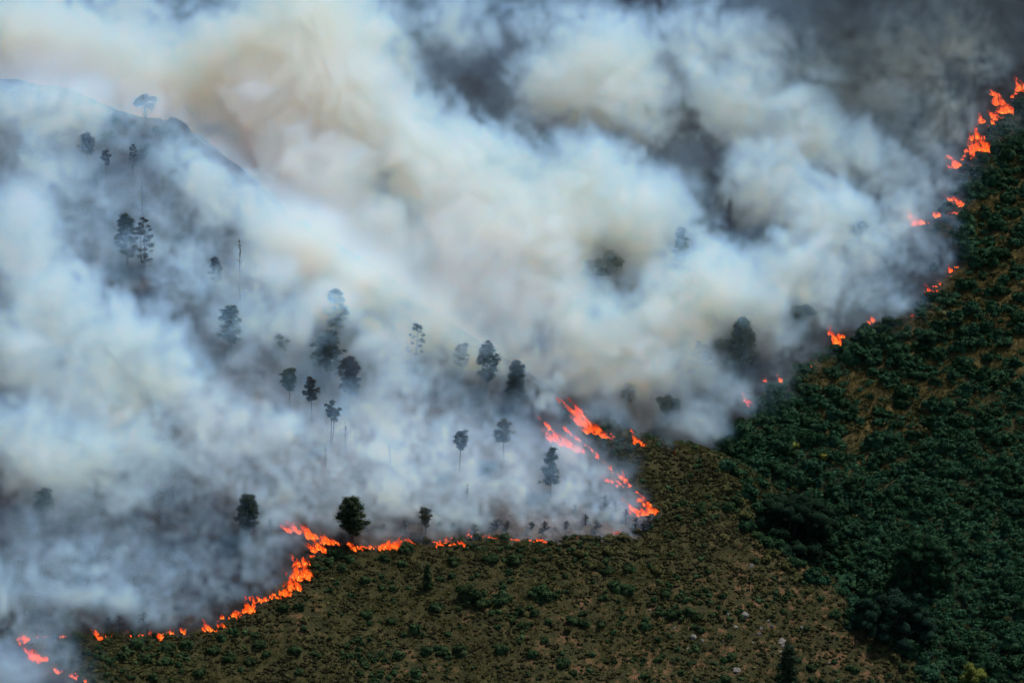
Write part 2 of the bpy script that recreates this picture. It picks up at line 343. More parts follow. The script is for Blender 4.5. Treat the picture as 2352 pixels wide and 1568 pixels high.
ru=RNG.random(len(P)); scatter("bracken",TUFTS['fern'],*pick(ff,.36*(1-.97*gold_),.6,1.8),"dense dark green bracken covering the slope beyond the gully")
ru=RNG.random(len(P)); scatter("olive_bracken",TUFTS['fernlime'],*pick(ff,.16*(.4+gold_)*sstep(.36,.52,n_b),.6,1.5),"olive bracken mottling the slope beyond the gully")
ru=RNG.random(len(P)); scatter("green_thicket",SHRUBS["far"],*pick(ff,.075*(1-.8*gold_)*sstep(.36,.5,n_a)+.008,1.3,3.8),"thicket of low dark bushes standing in the bracken beyond the gully")
ru=RNG.random(len(P)); scatter("golden_grass",TUFTS['straw'],*pick(ff,.75*gold_,.8,1.6),"golden dry grass in clearings of the slope beyond the gully")
ru=RNG.random(len(P)); scatter("charred_stubble",TUFTS['char'],*pick(brn&(rd<10)&~far_,.10+.2*sstep(.5,.6,n_b),.5,1.3),"charred twigs standing on the burnt face of the spur")
# --- shrubs one can pick out, each an object of its own
def zc(ox,oy,zx,zy): return (ox+zx*.3827)*.91875,(oy+zy*.3827)*.91875
def zl(ox,oy,L,k,far): return [(*zc(ox,oy,a,b),w*.3827*.91875,k,far) for a,b,w in L]
B=[]
B+=zl(850,1107,[(990,735,130),(1140,745,140),(740,760,110),(730,855,80),(840,960,180),(920,1015,130),(830,1035,90),(1060,985,170),(620,1055,110),(770,1075,60),(270,935,60),(340,940,70),(160,880,100),(490,1205,110),(380,1360,130),(560,1340,120),(660,1330,130),(790,1340,150),(500,1490,110),(690,1520,50),(1310,960,150),(1380,985,90),(1270,970,120),(1240,830,70),(1100,830,80),(1110,890,60),(1060,910,50),(1520,1140,120),(1600,1160,110),(1330,1280,70),(1360,1160,60),(1800,920,130),(1880,940,140),(2130,970,100),(2180,1100,120),(1750,810,110),(1880,800,100),(2150,1250,60),(2080,1275,60),(1180,1080,100),(1270,1100,90),(1050,1340,100),(1250,1360,100),(1450,1420,120),(400,770,90),(290,740,80),(60,740,100),(1080,600,90),(440,670,130),(340,1150,90),(180,1100,120),(70,990,50),(350,1020,60)],'green',False)
B+=zl(0,1107,[(230,1280,70),(500,1260,110),(860,1230,70),(900,1290,120),(1090,1310,100),(1220,1300,130),(1400,1330,120),(1450,1260,90),(1530,1220,100),(1660,1240,80),(1850,1060,100),(1960,1060,90),(1990,1010,50),(1700,1290,130),(1930,1330,120),(800,1380,100),(960,1410,80),(1090,1400,100),(1500,1380,120),(1630,1400,100),(1740,1370,80),(560,1350,100),(640,1320,80),(330,1350,60),(400,1400,60),(2090,880,50),(2200,700,150),(2230,800,100),(2150,760,90),(1950,1480,80),(800,1480,60),(1300,1480,120),(1000,1520,90),(600,1450,80)],'green',False)
B+=zl(1700,1107,[(140,390,90),(310,400,120),(60,1080,120),(110,1120,100),(300,1520,120),(60,1430,60),(770,1210,60),(830,1200,60),(330,1380,80),(850,1450,80),(1140,1470,80),(680,1010,60)],'green',False)
B+=zl(850,1107,[(1600,600,90),(1680,610,90),(1760,600,110),(1850,590,100),(1940,560,80),(2000,520,70),(1180,650,100),(1300,680,80),(1480,640,90),(720,700,80),(880,640,70),(560,620,70),(1560,700,110),(1760,700,100),(2060,640,100),(1950,700,110),(1640,790,90),(2080,820,110),(1450,780,90)],'olive',False)
B+=zl(1700,1107,[(620,700,110),(680,770,110),(720,820,90),(280,590,90),(240,190,90),(390,200,90),(440,290,100),(620,390,100),(690,400,90),(1330,1330,80),(1420,1400,90),(1250,1260,80),(1500,1500,90)],'olive',False)
B+=zl(1700,1107,[(870,390,190),(520,240,140),(310,130,80),(1000,780,150),(1130,770,150),(1080,870,190),(1310,860,160),(1120,1000,130),(1030,960,80),(1280,980,150),(1680,1150,150),(450,520,120),(560,330,110),(850,860,130),(1430,830,110),(1570,980,110),(1220,650,130),(1360,370,110),(1540,330,100),(1900,340,140),(2050,300,130),(1980,430,120),(2130,540,120),(1800,560,120),(650,150,120),(800,230,130),(1000,300,120),(1750,880,140),(1900,980,120),(2080,1030,140),(2150,880,120),(1800,1330,150),(1950,1250,120),(2150,1250,130),(1700,1440,130),(1990,700,120)],'far',True)
B+=zl(1700,600,[(1220,590,200),(1380,510,140),(1120,720,220),(1610,600,120),(1720,370,130),(880,1010,150),(960,1060,100),(1470,960,180),(1440,1050,130),(1750,1040,150),(1390,720,100),(1700,740,120),(1840,770,110),(1330,680,60),(1460,600,100),(700,1240,150),(860,960,120),(1240,1010,70),(1130,1100,100),(2110,320,90),(2130,240,80),(1940,320,80),(1890,440,120),(2060,470,80),(2000,560,80),(400,1210,160),(560,1140,140),(500,1290,150),(1010,1290,150),(760,900,110),(820,820,90),(640,960,100),(1000,850,120),(1260,840,110),(1560,860,120),(1660,900,110),(1950,650,120),(2120,640,120),(2190,780,110),(1880,950,130),(2050,900,140),(1250,1290,130),(1300,1170,100),(1420,1180,110),(900,1200,110)],'far',True)
B+=zl(1700,100,[(2050,890,170),(1900,940,140),(1800,970,90),(1760,860,60),(1470,1180,80),(2120,560,120),(1870,1160,150),(2060,1190,120),(1790,1250,60),(2200,1230,80),(1690,1200,40),(2150,730,160),(2060,690,120),(2200,640,100),(1980,1090,50),(2200,980,70),(2100,1060,50),(2140,1110,90),(1930,1430,150),(2050,1440,120),(2200,1480,100),(2030,1300,100),(1660,1480,70),(2180,1300,120),(2200,440,60),(2060,570,90),(2120,860,100),(1960,850,90)],'far',True)
B+=zl(1700,600,[(960,1390,110),(730,1320,90)],'lime',True)
B+=zl(1700,600,[(1560,1220,130),(1180,740,90),(900,980,80),(1720,470,70),(650,1290,70),(1600,1090,90)],'olive',True)
KIND={'green':"dark green rounded shrub",'olive':"olive brown scrub bush",'far':"bluish green bush",'lime':"bright yellow green bush",'heath':"brown heath bush"}
def where(u,v,far):
    """the part of the place a shrub stands in"""
    if far:
        if v<470: return "beside the tall flames high on the far slope"
        if v<640: return "right of the forked fire on the far slope"
        if v<860: return "on the golden clearing of the far slope" if u>2000 else "along the burning edge of the far slope below the plume"
        if v<1100: return "in the bracken under the golden clearing, beyond the gully" if u>1900 else "in the dark bracken just below the far fire front"
        if u<1960: return "in the gully around the huge rounded tree"
        return "in the bracken at the lower right, beyond the gully"
    if v<700: return "on the smoky hilltop"
    if v<1290 and u>1300: return "on the crest of the spur right of the burnt wedge"
    if u<560: return "below the lower left fire front"
    if u<1250: return "just under the near fire line below the pines" if v<1330 else "low on the olive slope below the small conifer"
    return "on the stony lower right of the spur" if v>1370 else "on the middle of the spur below the burnt wedge"
MPP=HALF*2*DIST/2352
def add_shrub(u,v,wpx,k,far,name="shrub",label=None,group=None,h=None):
    p,t=hit(u,v+wpx*.22); s=wpx*MPP*(t/900)*.5*(1.3 if far else 1.08)
    o=link(name,random.choice(SHRUBS[k])); o.location=(p[0],p[1],p[2]-.12*s)
    o.rotation_euler=(random.uniform(-.1,.1),random.uniform(-.1,.1),random.uniform(0,6.28)); o.scale=(s*random.uniform(.9,1.15),s*random.uniform(.9,1.1),(h or random.uniform(.8,1.1))*s)
    ph=where(u,v,far); o["label"]=label or KIND[k]+" "+ph; o["category"]="shrub"; o["group"]=group or "shrubs "+ph
    return o
B+=[(1703,1146,34,'olive',False),(1722,1182,30,'olive',False),(1697,1124,30,'olive',False),(1738,1222,34,'green',False),(1770,1262,30,'olive',False)]
EDGE=[(1650,1062),(1668,1085),(1682,1112),(1700,1138),(1712,1172),(1728,1205),(1748,1238),(1775,1268),(1800,1292),(1835,1312),(1868,1340),(1900,1364),(1930,1390),(1962,1416),(1995,1440),(2030,1466),(2062,1488),(2090,1516),(2112,1548)]
for u_,v_ in EDGE:
    B.append((u_+random.uniform(-16,2),v_+random.uniform(2,14),random.uniform(22,40),random.choice(['olive','green','olive']),False)); B.append((u_+random.uniform(14,34),v_-random.uniform(4,16),random.uniform(40,66),'far',True))
for b_ in B: add_shrub(*b_)
# the rest of the shrubs that can be told apart, scattered
cnt=len(B); k=0
cand=sample(4000,-165,180,-150,190); cfar=far_z(cand[:,0],cand[:,1])>spur_z(cand[:,0],cand[:,1]); cb=burnt(cand[:,0],cand[:,1]); cr=poly_dist(cand[:,0],cand[:,1],RIDGE)
for p,f,bb,r_ in zip(cand,cfar,cb,cr):
    if bb or cnt>=345: continue
    if not f and r_>6: continue
    u,v=pix(p)
    if not(0<u<2352 and 0<v<1568): continue
    if vn(p[0]/9,p[1]/9,91)<.45: continue
    add_shrub(u,v,random.uniform(26,46) if f else random.uniform(16,34),'far' if f else random.choice(['green','green','olive']),bool(f)); cnt+=1
# --- trees
def limb(mb,p0,d,L,r,rng,droop=0.,n=4):
    P=[np.array(p0,float)];d=np.array(d,float);d/=np.linalg.norm(d)
    for i in range(n): d=d+rng.standard_normal(3)*.10+np.array([0,0,-droop]);d/=np.linalg.norm(d);P.append(P[-1]+d*L/n)
    mb.tube(P,np.linspace(r,r*.3,len(P)),4); return P
def make_tree(u,v,top,wpx,cb,style,label,cat="tree",name="pine_tree",leaf='pine',bark=None,far=False,seed=None,lean=0.,dens=1.,group=None,trunks=1,hid=0):
    """base and top in the photo, crown width, cb: where the crown starts (share of the height)"""
    seed=seed or int(u*7+v); rng=np.random.default_rng(seed); p,t=hit(u,v,far); mpp=MPP*t/900; H=(v-top)*mpp/.97+hid; W=wpx*mpp*(.63 if style in('pine','umbrella','layer','sparse') else .56)
    o=link(name,None); o.location=(p[0],p[1],p[2]-.1-hid); o["label"]=label; o["category"]=cat
    if group: o["group"]=group
    bark=bark or BARK; tb=MB(); cr=MB(); R0=max(.19,H*.019)
    def trunk_line(off,h):
        z=np.linspace(0,h,9); wob=np.cumsum(rng.standard_normal((9,2))*.006*h,axis=0); wob-=wob[0]
        return np.stack([off[0]*np.minimum(z/h*3,1)+wob[:,0]+lean*z,off[1]+wob[:,1],z],1)
    lines=[]
    for k in range(trunks):
        off=(0,0) if k==0 else (rng.choice([-1,1])*W*.28,rng.uniform(-.3,.3)); h=H*(.97 if k==0 else rng.uniform(.82,.92)); P=trunk_line(off,h)
        q=tb if k==0 else MB(); q.tube(P,np.linspace(R0 if k==0 else R0*.8,R0*.18,len(P)),6); lines.append((P,h,q))
    def at(P,h,z): f=np.clip(z/h,0,1)*(len(P)-1); i=min(int(f),len(P)-2); return P[i]+(P[i+1]-P[i])*(f-i)
    prof={'pine':lambda x: math.sin(math.pi*min(.12+.83*x**.9,1))**.75,'umbrella':lambda x: max(.12,math.sin(math.pi*x**1.5))**.6,'conic':lambda x:(1.03-x)**.8*min(1,.55+2.2*x),'layer':lambda x:(1.02-x)**.6*(.75+.25*math.sin(x*19)),'sparse':lambda x: math.sin(math.pi*min(.2+.75*x,1))**.8}
    for (P,h,q) in lines:
        if style in prof:
            nb=int((30 if style!='sparse' else 17)*dens*(1 if trunks==1 else .62)*max(.7,min(1.5,H*(1-cb)/6)))
            for i in range(nb):
                x=(i+rng.random())/nb; z=h*(cb+(1-cb)*x*.99); L=W*prof[style](x)*rng.uniform(.6,1.08); a=i*2.4+rng.uniform(-.5,.5); e=rng.uniform(-.05,.35)+.45*x
                if style=='layer': e=rng.uniform(-.1,.15)+.4*x
                d=np.array([math.cos(a)*math.cos(e),math.sin(a)*math.cos(e),math.sin(e)]); p0=at(P,h,z-.15*L); Q=limb(q,p0,d,max(L*.85,.2),R0*.32*(1.1-x),rng,-.05)
                cs=max(.36,W*.30)*rng.uniform(.8,1.25)
                for s_,kk in ((1.,1.),(.62,.85)) if style!='sparse' else ((1.,.8),):
                    if s_<1 and L<W*.35: continue
                    c=Q[0]+(Q[-1]-Q[0])*s_+rng.standard_normal(3)*cs*.2
                    dome(cr,c,(cs*kk*.6,cs*kk*.6,cs*kk*.38),rng,6,2); lobe(cr,c,(cs*kk*1.05,cs*kk*1.05,cs*kk*.72),int(44*kk),.25,rng,.4,.5)
            c=at(P,h,h*.97); lobe(cr,c,(W*.2,W*.2,W*.28),30,.22,rng); 
            if style=='sparse' or style=='pine' or style=='layer':      # dead lower twigs
                for i in range(9 if style=='sparse' else 4):
                    z=h*(cb-rng.uniform(.02,.24)); 
                    if z<h*.15: continue
                    a=rng.uniform(0,6.28); limb(q,at(P,h,z),(math.cos(a),math.sin(a),.15),W*rng.uniform(.35,.8),R0*.18,rng,.06)
        elif style=='bare':
            for i in range(int(20*dens)):
                x=rng.random()**.8; z=h*(cb+(1-cb)*x*.97); a=rng.uniform(0,6.28); L=W*(1.1-x*.8)*rng.uniform(.5,1.1)
                Q=limb(q,at(P,h,z),(math.cos(a),math.sin(a),rng.uniform(.1,.7)),L,R0*.45,rng,0)
                for j in range(2): a2=a+rng.uniform(-1,1); limb(q,Q[2],(math.cos(a2),math.sin(a2),.5),L*.55,R0*.25,rng,0,3)
        elif style=='mound':        # branches down to the ground
            n=int(85*dens)
            for i in range(n):
                d=unit(rng.standard_normal((1,3)))[0]; rr=rng.uniform(.5,.95); c=np.array([d[0]*W*rr,d[1]*W*rr*.8,max(h*.44+d[2]*h*.52*rr,h*.06)]); cs=W*rng.uniform(.14,.26)
                q.tube([at(P,h,h*.1),(at(P,h,h*.2)+c)*.5,c],[R0*.5,R0*.3,R0*.15],4)
                dome(cr,c,(cs*.8,cs*.8,cs*.6),rng,8,4); lobe(cr,c,(cs*1.15,cs*1.15,cs*.9),170,.3,rng,.3,.4)
        elif style=='round':
            n=int(15*dens)
            for i in range(n):
                d=unit(rng.standard_normal((1,3)))[0]; d[2]=abs(d[2])*1.0-.35; rr=rng.uniform(.35,.9); c=np.array([d[0]*W*rr,d[1]*W*rr,h*(cb+(1-cb)*.48)+d[2]*h*(1-cb)*.46*rr*1.2]); cs=W*rng.uniform(.26,.42)
                q.tube([at(P,h,h*cb*.6),(at(P,h,h*cb)+c)*.5,c],[R0*.5,R0*.3,R0*.15],4)
                dome(cr,c,(cs*.8,cs*.8,cs*.65),rng,8,4); lobe(cr,c,(cs*1.1,cs*1.1,cs*.95),int(190*max(dens,.8)),max(.2,min(.32,W*.04)),rng,.3,.35)
    for k,(P,h,q) in enumerate(lines): link("trunk",q.mesh("trunk",bark),None,o)
    if cr.n: link("crown",cr.mesh("crown",LM[leaf]),None,o)
    return o
T=make_tree
# on the hilltop and the burnt face, from the top of the slope down
T(203,377,308,36,.33,'pine',"dark dense pine on the hilltop, left of two slimmer pines",leaf='singed')
T(245,422,345,27,.55,'umbrella',"slim grey pine with a small flat cap, middle of the three hilltop pines",leaf='singed',dens=.7,bark=CHAR)
T(306,402,332,21,.38,'sparse',"narrow scorched pine on the hilltop beside a patch of brown grass",leaf='singed',dens=1.4,bark=CHAR)
T(333,287,207,66,.25,'round',"pale open-crowned tree on the skyline, faint in the smoke",name="broadleaf_tree",leaf='olive',dens=.55)
T(327,500,411,8,.6,'bare',"bare thin pole of a dead pine above the two hazy pines",name="dead_pine",bark=CHAR,dens=.3)
T(293,612,491,50,.22,'pine',"hazy blue-grey pine, left of a twin-trunked one",leaf='pine')
T(332,622,501,46,.22,'sparse',"twin-trunked pine with drooping singed branches on the hazy slope",leaf='singed',dens=1.5,trunks=2)
T(498,668,590,30,.3,'pine',"faint brownish pine half hidden in smoke below the brown grass",leaf='singed')
T(551,700,545,30,.45,'bare',"tall faint bare pine in thick smoke, mid slope",name="dead_pine",bark=CHAR,dens=.8)
T(530,830,702,52,.38,'pine',"faint pine with dark cap, mostly swallowed by smoke",leaf='pine')
T(773,815,664,56,.45,'pine',"tall ghostly pine above the dark pine cluster",leaf='pine')
T(645,822,767,36,.32,'sparse',"small spiky pine leaning right above the white smoke",leaf='pine',dens=1.3,lean=-.05)
T(758,872,760,62,.25,'pine',"broad twin-trunked dark pine at the top of the pine cluster",leaf='pine',trunks=2,dens=1.1)
T(803,928,820,50,.25,'pine',"dense blackened pine standing at the end of the brown bank",leaf='singed',dens=1.2)
T(665,938,847,43,.48,'umbrella',"dark pine with a thin trunk, leftmost of the pine cluster",leaf='pine')
T(716,968,866,32,.5,'pine',"small dark-headed pine on a pale thin trunk, between two taller pines",leaf='singed')
T(760,1022,922,36,.68,'umbrella',"pine with a tiny dark cap over two bare trunks and drooping dead twigs",leaf='singed',trunks=2,dens=.8,bark=CHAR)
T(793,1042,965,20,.4,'bare',"bare charred pine beside the twin-trunked capped pine",name="dead_pine",bark=CHAR)
T(748,1072,1020,22,.35,'bare',"faint bare sapling below the twin-trunked capped pine",name="dead_sapling",bark=CHAR,dens=.7)
T(897,1088,1018,8,.5,'bare',"thin bare pole standing alone in the white smoke",name="dead_sapling",bark=CHAR,dens=.4)
T(956,842,740,40,.3,'sparse',"ghostly thin pine behind the brown bank",leaf='pine',dens=.9)
T(1060,864,790,38,.35,'pine',"hazy round-headed pine, left of a larger hazy pine",leaf='pine')
T(1120,903,787,50,.33,'pine',"large hazy grey pine left of the dark layered pine",leaf='pine',dens=1.1)
T(1187,936,828,58,.28,'layer',"dark layered pine on the crest left of the crest fire",leaf='pine',dens=1.5)
T(1055,1090,987,38,.58,'umbrella',"dark-capped pine with a long curved trunk in the middle of the white smoke",leaf='singed',dens=.8,lean=.02)
T(1156,1064,963,42,.5,'pine',"pine with a green-tinged head and faded lower branches",leaf='olive',dens=.8)
T(1265,1140,1027,48,.3,'layer',"layered pine beside the slanting crest flames",leaf='pine',dens=.9)
T(1073,1145,1107,15,.35,'bare',"tiny scorched sapling above the burnt scrub line",name="dead_sapling",bark=CHAR,dens=.8)
T(571,1240,1133,50,.28,'pine',"dense dark pine left of the tallest flames at the front",leaf='pine',dens=1.25)
T(810,1246,1141,64,.26,'pine',"broadest dark pine standing right behind the front flames",leaf='pine',dens=1.4)
T(978,1226,1166,30,.34,'umbrella',"small round green pine on the fire line",leaf='olive',dens=1.1)
T(100,1190,1122,44,.2,'pine',"dark leaning pine crown in brown smoke at the picture's left",leaf='pine',dens=1.2,lean=.08)
T(213,1266,1240,15,.2,'round',"small charred bush in the grey smoke at lower left",name="charred_bush",cat="bush",leaf='singed',dens=.5,bark=CHAR)
T(982,1352,1296,26,.05,'conic',"small dark conifer alone on the olive slope",name="conifer",leaf='green',dens=1.3)
# crest and far slope
T(1533,972,897,66,.2,'round',"round dark tree on the crest right of the crest flames",name="broadleaf_tree",leaf='pine',far=False)
T(1441,940,880,36,.25,'sparse',"small hazy pine behind the crest flames",leaf='pine',far=True,dens=1.5)
T(1388,700,562,100,.3,'round',"large ghostly round tree high in the main plume",name="broadleaf_tree",leaf='pine',far=True)
T(1563,690,518,62,.15,'conic',"tall ghostly conical tree high in the main plume",name="conifer",leaf='pine',far=True,dens=1.4)
T(1256,620,588,20,.1,'round',"small dark treetop showing at the left edge of the plume",name="broadleaf_tree",leaf='pine',far=True,dens=.5)
T(1283,705,655,44,.2,'round',"faint ragged treetop inside the plume",name="broadleaf_tree",leaf='pine',far=True,dens=.5)
T(1363,760,704,42,.2,'round',"half-hidden ragged tree in the plume above the crest flames",name="broadleaf_tree",leaf='pine',far=True,dens=.5)
T(1703,838,735,88,.05,'conic',"tall dark conical tree at the edge of the plume, largest beside the far fire",name="conifer",leaf='green',far=True,dens=2.2)
T(1660,830,763,48,.15,'round',"dark ragged tree against the left side of the tall conical tree",name="broadleaf_tree",leaf='green',far=True)
T(1608,870,790,48,.15,'pine',"hazy blue tree left of the tall dark conical tree",leaf='pine',far=True,dens=1.4)
T(1844,750,687,56,.12,'round',"round dark tree above the burning bush with white flames",name="broadleaf_tree",leaf='green',far=True)
T(1970,560,495,46,.2,'round',"hazy round tree in the plume left of the upper fire",name="broadleaf_tree",leaf='pine',far=True,dens=.7)
T(1945,625,598,30,.2,'bare',"bare charred shrub on the smoking far slope",name="charred_bush",cat="bush",bark=CHAR,far=True)
T(2085,490,432,30,.15,'bare',"charred leafless bush beside the orange fire on the far slope",name="charred_bush",cat="bush",bark=CHAR,far=True)
# the gully and the foot of the spur
T(1806,1322,1118,222,.06,'mound',"huge rounded dark tree filling the gully",name="broadleaf_tree",leaf='dusk',dens=1.3,far=True,bark=CHAR)
T(2120,1352,1208,140,.06,'mound',"broad rounded tree with a deep shadow, alone in the bracken beyond the gully",name="broadleaf_tree",leaf='far',dens=.9,far=True,bark=CHAR)
T(2055,1524,1330,190,.06,'mound',"large rounded dark tree low in the gully by the spur's foot",name="broadleaf_tree",leaf='dusk',dens=1.1,far=True,bark=CHAR)
T(2232,1600,1505,58,.05,'round',"yellow green tree at the bottom right of the picture",name="broadleaf_tree",leaf='lime',dens=1.2)
T(1812,1608,1476,56,.25,'layer',"dark pine at the bottom edge among the rocks",leaf='pine',dens=1.6)
T(2130,800,742,44,.05,'round',"dark dense bush standing alone on the golden clearing",name="broadleaf_tree",cat="bush",leaf='far')
# charred bushes along the burnt side of the near fire line
CB=[(1389,1182,1120,22),(1413,1184,1138,20),(1142,1212,1186,26),(1165,1215,1188,16),(1090,1222,1196,18),(1010,1210,1192,16),(1040,1216,1194,14),(1345,1206,1172,18),(1300,1214,1190,14),(1252,1216,1190,18),(1220,1214,1192,14),(1460,1212,1180,18),(1488,1205,1178,20),(1437,1196,1160,14),(930,1212,1186,14),(622,1225,1180,16),(455,1225,1185,22),(510,1245,1220,18),(330,1440,1395,24),(275,1448,1405,20),(250,1440,1408,18),(1370,1215,1190,20),(1478,1222,1196,22),(1320,1178,1150,12),(700,1222,1196,14),(880,1218,1196,14)]
for i,(u,v,top,w_) in enumerate(CB):
    T(u,v,v-(v-top)*.8,w_*1.7,.08,'bare',"charred leafless bush on the burnt edge just above the near fire line",name="charred_bush",cat="bush",bark=CHAR,dens=2.2,group="charred bushes along the near fire line")
# --- rocks
m,t,b=nodemat("weathered_granite"); _ps=N(t,"ShaderNodeNewGeometry").outputs['Position']
t.links.new(ramp(t,noise(t,_ps,1.4,6,.7),[(.3,(.05,.046,.04)),(.55,(.11,.10,.088)),(.75,(.20,.185,.16))]),b.inputs['Base Color']); b.inputs['Roughness'].default_value=.9
_bp=N(t,"ShaderNodeBump"); _bp.inputs['Strength'].default_value=.6; t.links.new(noise(t,_ps,4,4,.7),_bp.inputs['Height']); t.links.new(_bp.outputs[0],b.inputs['Normal']); ROCK=m
import bmesh
def rock_mesh(seed):
    rng=np.random.default_rng(seed); bm=bmesh.new(); bmesh.ops.create_icosphere(bm,subdivisions=3,radius=1)
    cuts=[(unit(rng.standard_normal((1,3)))[0],rng.uniform(.45,.85)) for _ in range(9)]
    for v in bm.verts:
        c=np.array(v.co)
        for n_,d in cuts:
            k=c@n_
            if k>d: c=c-n_*(k-d)*.92
        v.co=c*np.array([1.,.8,.62])
    me=bpy.data.meshes.new("rock"); bm.to_mesh(me); bm.free(); me.materials.append(ROCK); return me
RM=[rock_mesh(300+i) for i in range(6)]
ROCKS=[(1709,1411,24,"pale rounded boulder in the dark hollow of the rocky clearing"),(1672,1409,13,None),(1690,1438,12,None),(1748,1441,14,None),(1770,1437,16,None),(1742,1455,14,None),(1794,1470,26,"long pale slab of rock above the dark pine at the bottom edge"),(1800,1484,18,None),(1797,1498,20,None),(1590,1462,24,"flat grey rock at the left end of the rocky clearing"),(1600,1478,16,None),(1612,1470,12,None),(1690,1537,24,"tilted thin slab of rock below the rocky clearing"),(1724,1298,16,"small pale rock on the red bare soil by the gully"),(1660,1470,10,None),(1840,1440,10,None),(1580,1488,12,None),(1765,1425,10,None),(1730,1475,9,None),(1905,1520,10,None),(1490,1400,9,None),(1530,1415,9,None),(1550,1440,10,None),(1545,1408,8,None)]
for i,(u,v,w_,lb) in enumerate(ROCKS):
    p,t_=hit(u,v); o=link("rock",RM[i%6]); s=w_*MPP*.55; o.location=p-np.array([0,0,.22*s]); o.scale=(s,s,s*random.uniform(.8,1.2)); o.rotation_euler=(random.uniform(-.3,.3),random.uniform(-.3,.3),random.uniform(0,6.28))
    o["label"]=lb or "small pale grey rock lying in the low heath of the spur"; o["category"]="rock"
    if not lb: o["group"]="small rocks in the heath"
print('veg',time.time()-T0)

HT=[(20,186,44),(75,190,36),(118,204,30),(165,222,34),(210,240,28),(262,262,36),(300,270,24),(362,290,40),(395,300,44),(425,330,36),(450,360,40),(478,388,36),(520,424,28),(560,455,30),(610,486,26),(660,515,24),(720,552,26),(790,600,22),(860,652,24),(930,700,20),(60,330,50),(130,300,40),(250,300,36),(340,330,40),(400,350,46),(95,410,36),(40,400,30),(120,456,24)]
for u,v,w_ in HT: add_shrub(u,v+6,w_*1.15,'olive' if w_<30 else 'green',False,label="hazy scrub bush on the smoky hilltop and its skyline",group="hazy bushes on the hilltop")
# ------------------------------------------------------------------ fire
def flame_material():
    m=bpy.data.materials.new("flame"); m.use_nodes=True; t=m.node_tree; t.nodes.clear(); out=N(t,"ShaderNodeOutputMaterial")
    pos=N(t,"ShaderNodeNewGeometry").outputs['Position']; mp=N(t,"ShaderNodeMapping"); mp.inputs['Scale'].default_value=(1.,1.,.55); t.links.new(pos,mp.inputs['Vector'])
    n=noise(t,mp.outputs[0],2.0,5,.72,1.2); n2=noise(t,mp.outputs[0],.55,2,.5)
    hgt=N(t,"ShaderNodeAttribute",attribute_name="rise").outputs['Fac']
    em=N(t,"ShaderNodeEmission"); mm=N(t,"ShaderNodeMath",operation='MULTIPLY_ADD'); t.links.new(hgt,mm.inputs[0]); mm.inputs[1].default_value=-.16
    core=N(t,"ShaderNodeAttribute",attribute_name="core").outputs['Fac']; mc=N(t,"ShaderNodeMath",operation='MULTIPLY_ADD'); t.links.new(core,mc.inputs[0]); mc.inputs[1].default_value=.07; t.links.new(n,mc.inputs[2]); t.links.new(mc.outputs[0],mm.inputs[2])
    t.links.new(ramp(t,mm.outputs[0],[(.30,(.08,.004,.002)),(.40,(.26,.010,.003)),(.46,(.62,.032,.005)),(.52,(1.,.10,.010)),(.58,(1.,.24,.022)),(.68,(1.,.60,.14))]),em.inputs['Color']); em.inputs['Strength'].default_value=1.7
    tr=N(t,"ShaderNodeBsdfTransparent"); mx=N(t,"ShaderNodeMixShader")
    a=N(t,"ShaderNodeMath",operation='MULTIPLY_ADD'); t.links.new(hgt,a.inputs[0]); a.inputs[1].default_value=-.17; t.links.new(mc.outputs[0],a.inputs[2])
    t.links.new(ramp(t,a.outputs[0],[(.37,0.),(.52,.85)]),mx.inputs[0]); t.links.new(tr.outputs[0],mx.inputs[1]); t.links.new(em.outputs[0],mx.inputs[2]); t.links.new(mx.outputs[0],out.inputs['Surface'])
    m.cycles.emission_sampling='AUTO'
    return m
FLAME=flame_material(); FIRES=[]
def tongue(h,w,lean,rng):
    """one curling tongue of flame, closed, base at the origin"""
    n,k=9,6; s=np.linspace(0,1,n); ph=rng.uniform(0,6.28,2); cx=lean*h*s**1.4+.13*h*np.sin(s*5+ph[0])*s; cyy=.10*h*np.sin(s*4+ph[1])*s
    r=w*.5*(np.sin(math.pi*(.16+.84*s))**.8)*(1+.3*np.sin(s*9+ph[1])); r[-1]=.01*w; V=[];F=[]
    for i in range(n):
        for j in range(k):
            th=2*math.pi*j/k; V.append((cx[i]+r[i]*math.cos(th),cyy[i]+.55*r[i]*math.sin(th),h*s[i]-.15*h*(i==0)))
    for i in range(n-1):
        for j in range(k):
            a,b=i*k+j,i*k+(j+1)%k; F+=[(a,b,b+k),(a,b+k,a+k)]
    return np.array(V),np.array(F),np.repeat(s,k)
